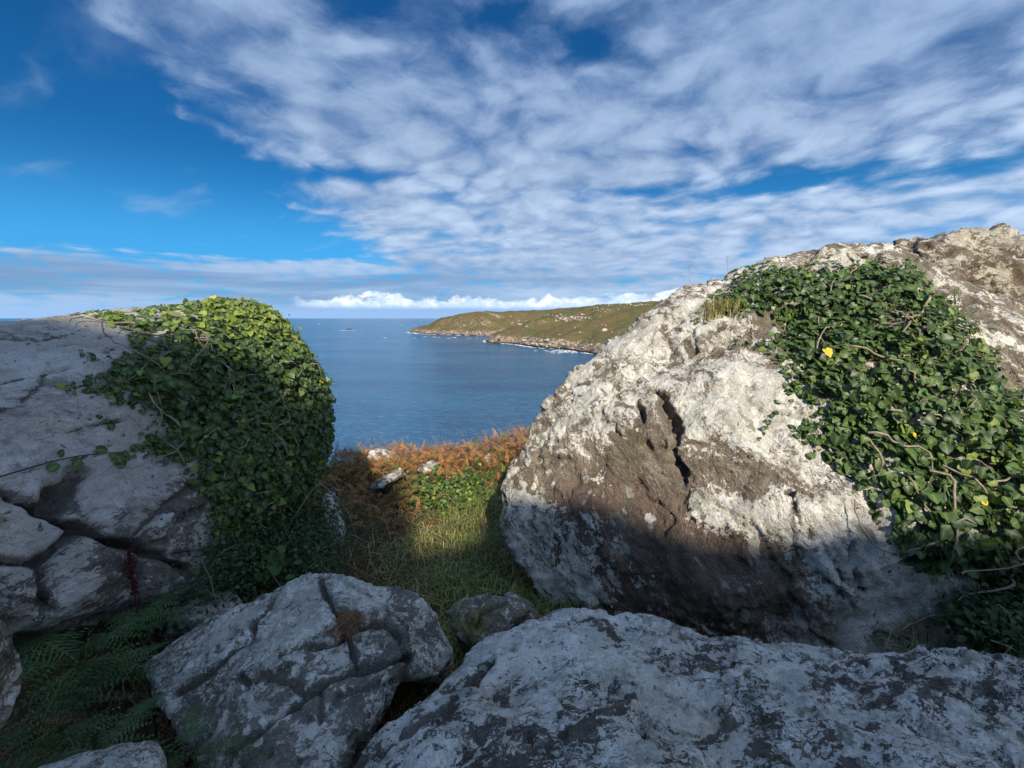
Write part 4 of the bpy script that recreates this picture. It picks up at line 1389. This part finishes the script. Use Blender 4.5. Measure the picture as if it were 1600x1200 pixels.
right_poly = [(1090, 497), (1115, 462), (1145, 428), (1200, 416), (1300, 407), (1400, 402), (1442, 408), (1455, 445), (1492, 480), (1535, 520), (1562, 560), (1575, 600), (1700, 620), (1800, 800), (1800, 960), (1600, 930), (1480, 905), (1410, 880), (1380, 835), (1345, 790), (1312, 758), (1265, 722), (1222, 672), (1262, 650), (1232, 620), (1218, 565), (1185, 542), (1215, 512), (1172, 494), (1130, 500)]
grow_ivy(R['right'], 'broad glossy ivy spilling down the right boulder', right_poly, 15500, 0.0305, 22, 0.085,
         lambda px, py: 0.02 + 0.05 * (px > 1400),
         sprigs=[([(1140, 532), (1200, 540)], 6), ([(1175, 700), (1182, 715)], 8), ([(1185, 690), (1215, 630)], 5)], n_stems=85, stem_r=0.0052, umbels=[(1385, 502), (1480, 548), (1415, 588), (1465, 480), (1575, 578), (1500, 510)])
print('ivy', round(time.time() - T0, 1))


# ------------------------------------------------------------------ ground plants
def blades(xy, z, h, wd, lean, rg, droop=0.5):
    """bent grass blades, 5 points each"""
    n = len(xy)
    a = rg.uniform(0, 2 * math.pi, n)
    dirx, diry = np.cos(a), np.sin(a)
    L = h
    ln = lean * rg.uniform(0.3, 1.3, n)
    P0 = np.stack([xy[:, 0], xy[:, 1], z], 1)
    d = np.stack([dirx, diry, np.zeros(n)], 1)
    up = np.array((0, 0, 1.0))
    P1 = P0 + up * (L * 0.55)[:, None] + d * (L * ln * 0.25)[:, None]
    P2 = P0 + up * (L * (0.95 - droop * 0.35 * ln))[:, None] + d * (L * ln * 0.75)[:, None]
    P3 = P0 + up * (L * (1.0 - droop * 0.9 * ln))[:, None] + d * (L * ln * 1.25)[:, None]
    sd_ = np.stack([-diry, dirx, np.zeros(n)], 1) * (wd * 0.5)[:, None]
    V = np.stack([P0 - sd_, P0 + sd_, P1 - sd_ * .8, P1 + sd_ * .8, P2 - sd_ * .5, P2 + sd_ * .5, P3], 1).reshape(-1, 3)
    T = np.array([(0, 1, 3), (0, 3, 2), (2, 3, 5), (2, 5, 4), (4, 5, 6)])
    Fq = (T[None] + (np.arange(n) * 7)[:, None, None]).reshape(-1, 3)
    return V, Fq


def frond_tmpl(pairs=13, sub=5, curl=0.5, seed=0, wid=0.30, thin=1.0, rach=16):
    """a bracken / fern frond of unit length along +y, arched in z"""
    r_ = np.random.default_rng(seed)
    Vs, Fs, o_ = [], [], 0

    def arch(y):
        return 0.35 * y - curl * y * y

    def tri(a, b, c_):
        nonlocal o_
        Vs.extend([a, b, c_])
        Fs.append((o_, o_ + 1, o_ + 2))
        o_ += 3
    for i in range(rach):
        y0, y1 = i / rach, (i + 1) / rach
        wv = 0.010 * (1 - y0) + 0.002
        tri((-wv, y0, arch(y0)), (wv, y0, arch(y0)), (0, y1, arch(y1)))
    for k in range(pairs):
        f = 0.16 + 0.82 * k / pairs
        ln = wid * (1 - f) ** 0.8 * (1.15 if k > 0 else 0.9) * r_.uniform(0.85, 1.1) + 0.015
        for sgn in (-1, 1):
            ang = math.radians(62 + 8 * r_.normal())
            dx_, dy_ = sgn * math.sin(ang), math.cos(ang)
            zt_ = -0.10 * r_.uniform(0.2, 2.2)
            for j in range(sub):
                g = (j + 0.3) / sub
                bx, by = dx_ * ln * g, f + dy_ * ln * g
                bz = arch(f) + zt_ * g * g * ln * 3
                pl = ln * 0.34 * (1 - g * 0.75)
                pw = ln / sub * 0.55 * thin
                for s2 in (-1, 1):
                    ex, ey = bx + s2 * dy_ * pl * -sgn + dx_ * pl * 0.35, by + s2 * abs(dx_) * pl + dy_ * pl * 0.3
                    tri((bx - dx_ * pw * .5, by - dy_ * pw * .5, bz), (bx + dx_ * pw * .5, by + dy_ * pw * .5, bz), (ex, ey, bz - 0.02 * r_.random()))
            tri((0, f - .006, arch(f)), (0, f + .006, arch(f)), (dx_ * ln, f + dy_ * ln, arch(f) + zt_ * ln * 3))
    return np.array(Vs, float), np.array(Fs)


rg = np.random.default_rng(77)
FR = [frond_tmpl(11, 1, 0.5 + 0.25 * i, i, 0.24, 0.6, 5) for i in range(4)]


def region(n, x0, x1, y0, y1):
    return np.stack([rg.uniform(x0, x1, n), rg.uniform(y0, y1, n)], 1)


def shrub_frames(n, tilt):
    a = rg.uniform(0, 2 * math.pi, n)
    el_ = rg.uniform(*tilt, n)
    Yd = np.stack([np.cos(a) * np.cos(el_), np.sin(a) * np.cos(el_), np.sin(el_)], 1)
    Zd = np.array((0, 0, 1.0)) + rg.normal(size=(n, 3)) * 0.35
    Y_ = Yd
    X_ = np.cross(Y_, Zd)
    X_ /= np.linalg.norm(X_, axis=1, keepdims=True)
    Z_ = np.cross(X_, Y_)
    return np.stack([X_, Y_, Z_], 2)


def multi(tmpls, n, M, T):
    pick = rg.integers(0, len(tmpls), n)
    return join([inst(*tmpls[k], M[pick == k], T[pick == k]) for k in range(len(tmpls)) if (pick == k).any()])


# rusty bracken along the rim and round the sides of the hollow
xy = np.concatenate([region(5200, -3.2, 1.9, 2.9, 5.7), region(3000, -1.9, 0.8, 4.0, 5.4)])
pz_ = fbm(np.stack([xy[:, 0] * 1.3, xy[:, 1] * 1.3, np.zeros(len(xy))], 1), 3)
far = sm(xy[:, 1], 3.3, 4.2)
side = sm(-xy[:, 0], 0.45, 0.95)
pk = rg.random(len(xy)) < np.clip(far * (0.9 + 0.5 * pz_) + 0.95 * side, 0, 1)
for o_ in scene.objects:
    if o_.get('group') == 'pale stones among the rusty bracken':
        pk &= np.hypot(xy[:, 0] - o_.location.x, (xy[:, 1] - o_.location.y + 0.10) * 0.7) > 0.12
xy = xy[pk]
n = len(xy)
ln = rg.uniform(0.08, 0.20, n)
M = shrub_frames(n, (0.0, 1.0)) * ln[:, None, None]
T = np.stack([xy[:, 0], xy[:, 1], gz(xy[:, 0], xy[:, 1]) + rg.uniform(0.0, 0.15, n)], 1)
V, Fq = multi(FR, n, M, T)
nt = len(Fq)
nf_ = len(FR[0][1])
mi_leaf = rg.choice(3, nt // nf_ + 1, p=(0.56, 0.28, 0.16)).repeat(nf_)[:nt]
o = mk('bracken', V, Fq, [M_BRK, M_BRK2, M_GRASS], mi_leaf, attrs={'rib': np.zeros(len(V))})
tag(o, 'rusty dead bracken covering the rim of the cliff', 'bracken', kind='stuff')

# dry stalks and twigs tangled in it
parts = []
for k in range(520):
    x, y = rg.uniform(-2.4, 1.2), rg.uniform(2.3, 5.2)
    z = gz(x, y)[0]
    a = rg.uniform(0, 6.28)
    L = rg.uniform(0.15, 0.42)
    tt = np.linspace(0, 1, 5)[:, None]
    d = np.array((math.cos(a), math.sin(a), rg.uniform(0.05, 0.9)))
    ptsl = np.array((x, y, z)) + tt * d * L + np.array((0, 0, -0.25)) * L * tt ** 2 + rg.normal(size=(5, 3)) * 0.008
    parts.append(tube_arrays(ptsl, 0.0022, 0.0010, 3))
for k in range(260):
    x, y = rg.uniform(-2.0, 0.9), rg.uniform(4.3, 5.15)
    z = gz(x, y)[0]
    L = rg.uniform(0.16, 0.36)
    tt = np.linspace(0, 1, 5)[:, None]
    d = np.array((rg.normal() * 0.35, rg.normal() * 0.3, 1.0))
    parts.append(tube_arrays(np.array((x, y, z)) + tt * d * L + np.array((rg.normal() * 0.3, 0, 0)) * L * tt ** 2, 0.0016, 0.0007, 3))
V, Fq = join(parts)
o = mk('dry_stalks', V, Fq, [M_STEMD])
tag(o, 'dry brown stalks tangled through the bracken and grass', 'stalks', kind='stuff')

# grass in the hollow
xy = region(42000, -2.0, 1.3, 1.5, 4.4)
d0 = fbm(np.stack([xy[:, 0] * 2.2, xy[:, 1] * 2.2, np.zeros(len(xy))], 1), 3)
cen = np.exp(-((xy[:, 0] + 0.12) / 0.55) ** 2)
pk = rg.random(len(xy)) < np.clip(0.25 + 0.75 * cen + 0.6 * d0, 0.05, 1) * (1 - 0.75 * sm(xy[:, 1], 3.5, 4.3)) * (1 - 0.7 * sm(-xy[:, 0], 0.6, 1.0))
xy = xy[pk]
n = len(xy)
hh = rg.uniform(0.03, 0.085, n) * (1 + 0.8 * np.clip(d0[pk] + 0.2, 0, 1))
V, Fq = blades(xy, gz(xy[:, 0], xy[:, 1]) - 0.01, hh, rg.uniform(0.0022, 0.005, n), np.full(n, 1.25), rg, 0.85)
straw = (rg.random(n) < 0.12 + 0.42 * (1 - cen[pk])).astype(int)
o = mk('grass', V, Fq, [M_GRASS, M_GRASSY], np.repeat(straw, 5), attrs={'rib': np.zeros(len(V))})
tag(o, 'tussocky green and straw grass in the hollow between the boulders', 'grass', kind='stuff')

# grass and litter between the foreground rocks
xy = region(9000, -1.9, 0.3, 0.55, 1.75)
d0 = fbm(np.stack([xy[:, 0] * 3, xy[:, 1] * 3, np.zeros(len(xy))], 1), 3)
xy = xy[rg.random(len(xy)) < np.clip(0.55 + d0, 0.1, 1)]
n = len(xy)
V, Fq = blades(xy, gz(xy[:, 0], xy[:, 1]) - 0.01, rg.uniform(0.05, 0.2, n), rg.uniform(0.002, 0.0045, n), np.full(n, 1.0), rg, 0.8)
o = mk('grass', V, Fq, [M_GRASS, M_GRASSY], np.repeat((rg.random(n) < 0.55).astype(int), 5), attrs={'rib': np.zeros(len(V))})
tag(o, 'dry grass in the dark hollows between the foreground rocks', 'grass', kind='stuff')

# grass at the right under the ivy
xy = region(6500, 1.58, 2.6, 1.05, 2.3)
n = len(xy)
V, Fq = blades(xy, gz(xy[:, 0], xy[:, 1]) + 0.05, rg.uniform(0.12, 0.34, n), rg.uniform(0.003, 0.006, n), np.full(n, 0.8), rg, 0.8)
o = mk('grass', V, Fq, [M_GRASS, M_GRASSY], np.repeat((rg.random(n) < 0.3).astype(int), 5), attrs={'rib': np.zeros(len(V))})
tag(o, 'long grass under the ivy at the lower right edge', 'grass', kind='stuff')

# bramble leaves: clumps of small leaves on the hollow's far slope
ST = [(LT[k][0], LT[k][1]) for k in (0, 2, 4)]


def leaf_clump(cs, spread, n, size):
    k = rg.integers(0, len(cs), n)
    c_ = np.array(cs)[k]
    T = c_ + rg.normal(size=(n, 3)) * np.array((spread[0], spread[1], spread[2]))
    T[:, 2] = np.maximum(T[:, 2], gz(T[:, 0], T[:, 1]) + 0.01)
    M = frames(np.array((0.1, -0.4, 0.8)) + rg.normal(size=(n, 3)) * 0.5, rg.normal(size=(n, 3)))
    sz = size * np.exp(rg.normal(size=n) * 0.3)
    return multi(ST, n, M * sz[:, None, None], T)


V, Fq = leaf_clump([gpix(680 + rg.normal() * 45, 775 + rg.normal() * 14) + np.array((0, 0, 0.06)) for _ in range(16)], (0.10, 0.12, 0.05), 1500, 0.021)
o = mk('bramble_patch', V, Fq, [IVY[1], IVY[2]], np.repeat((rg.random(len(Fq) // NLF) < 0.25).astype(int), NLF), attrs={'rib': np.zeros(len(V))})
tag(o, 'low green brambles on the sunlit slope of the hollow', 'bramble', kind='stuff')

# dark bush under the ivy on the left
bc = [P(px, py, d) for px, py, d in [(330, 850, 3.2), (370, 830, 3.4), (410, 840, 3.5), (450, 830, 3.7), (480, 800, 4.0), (360, 890, 3.1), (410, 890, 3.2), (455, 880, 3.3), (320, 900, 2.9), (490, 850, 3.8), (300, 870, 2.9)]]
root = empty('bush', (bc[6][0], bc[6][1], gz(bc[6][0], bc[6][1])[0]))
base = np.array(root.location)
ST_keep = ST
ST = [(np.array([(0, 0, 0), (-0.32, 0.45, 0.08), (0, 1.0, -0.08), (0.32, 0.45, 0.08)]), np.array([(0, 2, 1), (0, 3, 2)]))]
V, Fq = leaf_clump(bc, (0.11, 0.10, 0.09), 15000, 0.017)
ST = ST_keep
o = mk('leaves', V - base, Fq, [M_BUSH], attrs={'rib': np.zeros(len(V))}, parent=root)
o['kind'] = 'stuff'
parts = []
for k in range(70):
    e = bc[rg.integers(0, len(bc))] + rg.normal(size=3) * 0.12
    s0 = np.array((e[0] + rg.normal() * 0.1, e[1] + rg.normal() * 0.1, gz(e[0], e[1])[0]))
    tt = np.linspace(0, 1, 6)[:, None]
    parts.append(tube_arrays(s0 + (e - s0) * tt + rg.normal(size=(6, 3)) * 0.018, 0.004, 0.0012, 4))
V, Fq = join(parts)
o = mk('twigs', V - base, Fq, [M_STEMD], parent=root)
o['kind'] = 'stuff'
tag(root, 'dark tangled bush under the ivy of the left boulder', 'bush')

# undergrowth beneath the ivy at the right edge
bc2 = [P(px, py, d) for px, py, d in [(1530, 930, 2.6), (1570, 950, 2.5), (1610, 930, 2.5), (1545, 985, 2.35), (1590, 1000, 2.25), (1640, 980, 2.3), (1520, 960, 2.5), (1660, 930, 2.5)]]
root = empty('bush', (bc2[3][0], bc2[3][1], gz(bc2[3][0], bc2[3][1])[0]))
base = np.array(root.location)
ST = [(np.array([(0, 0, 0), (-0.32, 0.45, 0.08), (0, 1.0, -0.08), (0.32, 0.45, 0.08)]), np.array([(0, 2, 1), (0, 3, 2)]))]
V, Fq = leaf_clump(bc2, (0.05, 0.05, 0.045), 2600, 0.024)
ST = ST_keep
o = mk('leaves', V - base, Fq, [M_BUSH], attrs={'rib': np.zeros(len(V))}, parent=root)
o['kind'] = 'stuff'
for k in range(16):
    e = bc2[k % len(bc2)] + rg.normal(size=3) * 0.05
    s0 = e + np.array((rg.normal() * 0.10, rg.normal() * 0.06, -0.16))
    tt = np.linspace(0, 1, 7)[:, None]
    line = s0 + (e - s0) * tt * 1.25 + np.cumsum(rg.normal(size=(7, 3)) * 0.008, 0) + np.array((0, -0.06, 0))
    V, Fq = tube_arrays(line, 0.0048, 0.0022, 5)
    mk('stem', V - base, Fq, [M_STEM], parent=root)
tag(root, 'dark woody undergrowth below the ivy at the lower right edge', 'bush')

# long bare bramble stems arching out of the bush
root = empty('bramble', tuple(gpix(500, 840)))
base = np.array(root.location)
arcs = [[(430, 860, 3.4), (470, 790, 3.6), (500, 750, 3.8), (545, 800, 4.0), (560, 850, 4.0)], [(450, 740, 3.8), (500, 750, 3.9), (535, 770, 4.1), (548, 815, 4.2)], [(470, 690, 3.9), (492, 730, 3.9), (496, 770, 3.9), (470, 830, 3.7)],
        [(508, 770, 4.1), (512, 800, 4.0), (512, 850, 3.9)], [(320, 920, 2.8), (330, 880, 2.85), (350, 860, 2.9), (370, 850, 3.0)], [(430, 800, 3.5), (470, 860, 3.6), (540, 880, 3.8), (600, 910, 3.9)], [(455, 780, 3.7), (470, 740, 3.7), (480, 720, 3.8)],
        [(480, 890, 3.5), (510, 860, 3.7), (540, 830, 3.9), (580, 850, 4.0)], [(300, 830, 2.9), (330, 790, 2.95), (320, 760, 3.0)], [(280, 870, 2.75), (310, 820, 2.85), (322, 790, 2.95)], [(575, 850, 4.0), (580, 880, 3.9), (590, 900, 3.8)]]
for a in arcs:
    c_ = np.array([P(*q_) for q_ in a])
    tt = np.linspace(0, len(c_) - 1, 5 * len(c_))
    line = np.stack([np.interp(tt, np.arange(len(c_)), c_[:, i]) for i in range(3)], 1)
    for _ in range(3):
        line[1:-1] = (line[:-2] + line[1:-1] * 2 + line[2:]) / 4
    V, Fq = tube_arrays(line, 0.0030, 0.0016, 5)
    mk('stem', V - base, Fq, [M_STEM], parent=root)
V, Fq = leaf_clump([P(430, 870, 3.1), P(438, 885, 3.05), P(425, 895, 3.0)], (0.02, 0.02, 0.025), 18, 0.028)
nl = len(Fq) // NLF
for k in range(nl):
    vv = np.unique(Fq[k * NLF:(k + 1) * NLF])
    mk('leaf', V[vv] - base, Fq[k * NLF:(k + 1) * NLF] - vv[0], [IVY[1]], attrs={'rib': np.zeros(len(vv))}, parent=root)
tag(root, 'bare arching bramble stems between the left boulder and the gap', 'bramble')

# creeping thin stem across the left boulder
root = empty('creeper', tuple(R['left'].hit(100, 715)))
base = np.array(root.location)
line = []
for px, py in [(-40, 758), (0, 746), (40, 734), (80, 722), (120, 714), (160, 710), (200, 708)]:
    h_, n_ = R['left'].nearest(R['left'].hit(px, py))
    line.append(h_ + n_ * 0.012)
V, Fq = tube_arrays(np.array(line), 0.0028, 0.0016, 5)
mk('stem', V - base, Fq, [plain_mat('dark_bark', (0.03, 0.02, 0.018), (0.07, 0.05, 0.04))], parent=root)
for px, py in [(90, 712), (75, 735), (150, 705), (178, 716), (190, 712), (183, 722), (120, 722)]:
    h_, n_ = R['left'].nearest(R['left'].hit(px, py))
    Mx = frames((n_ + rg.normal(size=3) * 0.3)[None], rg.normal(size=(1, 3)))[0] * rg.uniform(0.022, 0.035)
    Vt, Ft, rib = LT[rg.integers(0, 6)]
    mk('leaf', Vt @ Mx.T + h_ + n_ * 0.015 - base, Ft, [IVY[1]], attrs={'rib': rib}, parent=root)
tag(root, 'thin dark creeper stem crossing the bare face of the left boulder', 'creeper')

# ferns in the dark hollow at lower left
FERN = [frond_tmpl(15, 7, 0.50 + 0.15 * i, 40 + i, 0.27, 0.9) for i in range(3)]
fern_spots = [((120, 1010), 1.95, 0.34, 5, 'feathery fern fanning out under the jointed foot of the left boulder'),
              ((90, 1110), 1.65, 0.30, 5, 'dark green fern beside the rock at the left edge'),
              ((215, 960), 2.25, 0.24, 4, 'small fern between the dock stalk and the cracked boulder'),
              ((150, 1165), 1.45, 0.22, 4, 'drooping fern above the corner stone'),
              ((300, 1150), 1.5, 0.18, 3, 'sparse fern leaning on the cracked boulder')]
for (px, py), d, L, nf, lab in fern_spots:
    p_ = P(px, py, d)
    g_ = gz(p_[0], p_[1])[0]
    root = empty('fern', (p_[0], p_[1], g_))
    top_ = p_[2] - g_
    for k in range(nf):
        a = 2 * math.pi * k / nf + rg.uniform(-0.4, 0.4)
        Yd = np.array((math.cos(a), math.sin(a), rg.uniform(0.05, 0.5)))
        Yd /= np.linalg.norm(Yd)
        Mx = frames((np.array((0, 0, 1.0)) - Yd * 0.2)[None], Yd[None])[0]
        Mx[:, 0] = np.cross(Mx[:, 1], Mx[:, 2])
        Vt, Ft = FERN[k % 3]
        V = (Vt @ (Mx * L * rg.uniform(0.8, 1.15)).T) + np.array((0, 0, top_ * 0.92))
        mk('frond', V, Ft, [M_FERN], attrs={'rib': np.zeros(len(V))}, parent=root)
    V, Fq = tube_arrays([(0, 0, -0.02), (0.005, 0, top_ * 0.45), (0, 0, top_ * 0.93)], 0.008, 0.004, 5)
    mk('stalk', V, Fq, [M_BUSH], attrs={'rib': np.zeros(len(V))}, parent=root)
    tag(root, lab, 'fern', 'ferns in the dark hollow')

# brown dead fern litter in the same hollow
xy = np.concatenate([region(900, -1.9, -0.35, 0.75, 1.7), region(300, -1.7, -1.1, 1.0, 1.5)])
n = len(xy)
M = shrub_frames(n, (-0.1, 0.7)) * rg.uniform(0.10, 0.24, n)[:, None, None]
T = np.stack([xy[:, 0], xy[:, 1], gz(xy[:, 0], xy[:, 1]) + rg.uniform(0, 0.14, n)], 1)
V, Fq = multi(FR, n, M, T)
o = mk('bracken', V, Fq, [M_BRK2, M_FERN], np.repeat(rg.random(len(Fq) // nf_ + 1) < 0.3, nf_)[:len(Fq)].astype(int), attrs={'rib': np.zeros(len(V))})
tag(o, 'dead brown bracken litter in the dark hollow at the lower left', 'bracken', kind='stuff')

# red dock stalk
p_ = P(210, 925, 2.35)
root = empty('dock', tuple(p_))
V, Fq = tube_arrays([(0, 0, -0.1), (0.0, 0, 0.05), (-0.004, 0, 0.16)], 0.003, 0.0015, 5)
mk('stem', V, Fq, [M_RED], attrs={'rib': np.zeros(len(V))}, parent=root)
n = 240
T = np.stack([rg.normal(size=n) * 0.006, rg.normal(size=n) * 0.006, rg.uniform(-0.01, 0.16, n)], 1)
M = frames(rg.normal(size=(n, 3)), rg.normal(size=(n, 3))) * 0.007
V, Fq = multi(ST, n, M, T)
o = mk('seeds', V, Fq, [M_RED], attrs={'rib': np.zeros(len(V))}, parent=root)
o['kind'] = 'stuff'
tag(root, 'dark red dock seed stalk against the foot of the left boulder', 'plant')

# straw tuft and seed heads on the right boulder
b0, n0_ = R['right'].nearest(R['right'].hit(1125, 492))
root = empty('grass_tuft', tuple(b0))
n = 420
xy = np.stack([rg.normal(size=n) * 0.05, rg.normal(size=n) * 0.035], 1)
V, Fq = blades(xy, np.full(n, -0.015) + 0.5 * xy[:, 0] * 0.3, rg.uniform(0.04, 0.14, n), rg.uniform(0.002, 0.004, n), np.full(n, 0.7), rg)
o = mk('blades', V, Fq, [M_GRASS, M_GRASSY], np.repeat((rg.random(n) < 0.8).astype(int), 5), attrs={'rib': np.zeros(len(V))}, parent=root)
o['kind'] = 'stuff'
tag(root, 'tuft of straw coloured grass by the ivy on the right boulder', 'grass tuft')
for (px, y0, y1, lab) in [(1078, 445, 412, 'leftmost thin grass seed head rising above the skyline of the right boulder'), (1137, 428, 400, 'taller thin grass seed head above the right boulder beside the ivy'), (1112, 440, 433, 'shortest grass seed head on the skyline between the two taller ones')]:
    b0, _n = R['right'].nearest(P(px, y0, 4.75))
    tip_ = P(px - 1, y1, b0[1] / S)
    b0 = b0 - np.array((0, 0, 0.02))
    root = empty('grass_stalk', tuple(b0))
    V, Fq = tube_arrays([(0, 0, 0), tuple((tip_ - b0) * 0.5 + np.array((0.003, 0, 0))), tuple(tip_ - b0)], 0.0012, 0.0009, 4)
    mk('stem', V, Fq, [M_STEMD], parent=root)
    e = tip_ - b0
    V, Fq = tube_arrays([tuple(e * 0.78), tuple(e * 0.88), tuple(e * 0.96), tuple(e * 1.02)], 0.0024, 0.0012, 5)
    mk('seed_head', V, Fq, [M_STEMD], parent=root)
    tag(root, lab, 'grass stalk', 'seed heads on the skyline')

# nest of dead grass in the hollow of the cracked boulder
b0 = R['mid'].hit(545, 968)
root = empty('grass_tuft', tuple(b0))
n = 500
xy = np.stack([rg.normal(size=n) * 0.022, rg.normal(size=n) * 0.03], 1)
V, Fq = blades(xy, np.full(n, -0.02), rg.uniform(0.015, 0.05, n), rg.uniform(0.0012, 0.0025, n), np.full(n, 1.3), rg, 0.9)
o = mk('blades', V, Fq, [M_BRK2], attrs={'rib': np.zeros(len(V))}, parent=root)
o['kind'] = 'stuff'
tag(root, 'matted dead grass caught in a notch of the cracked boulder', 'grass tuft')
print('done', round(time.time() - T0, 1), 'tris', sum(len(o.data.loops) - 2 * len(o.data.polygons) for o in scene.objects if o.type == 'MESH'))
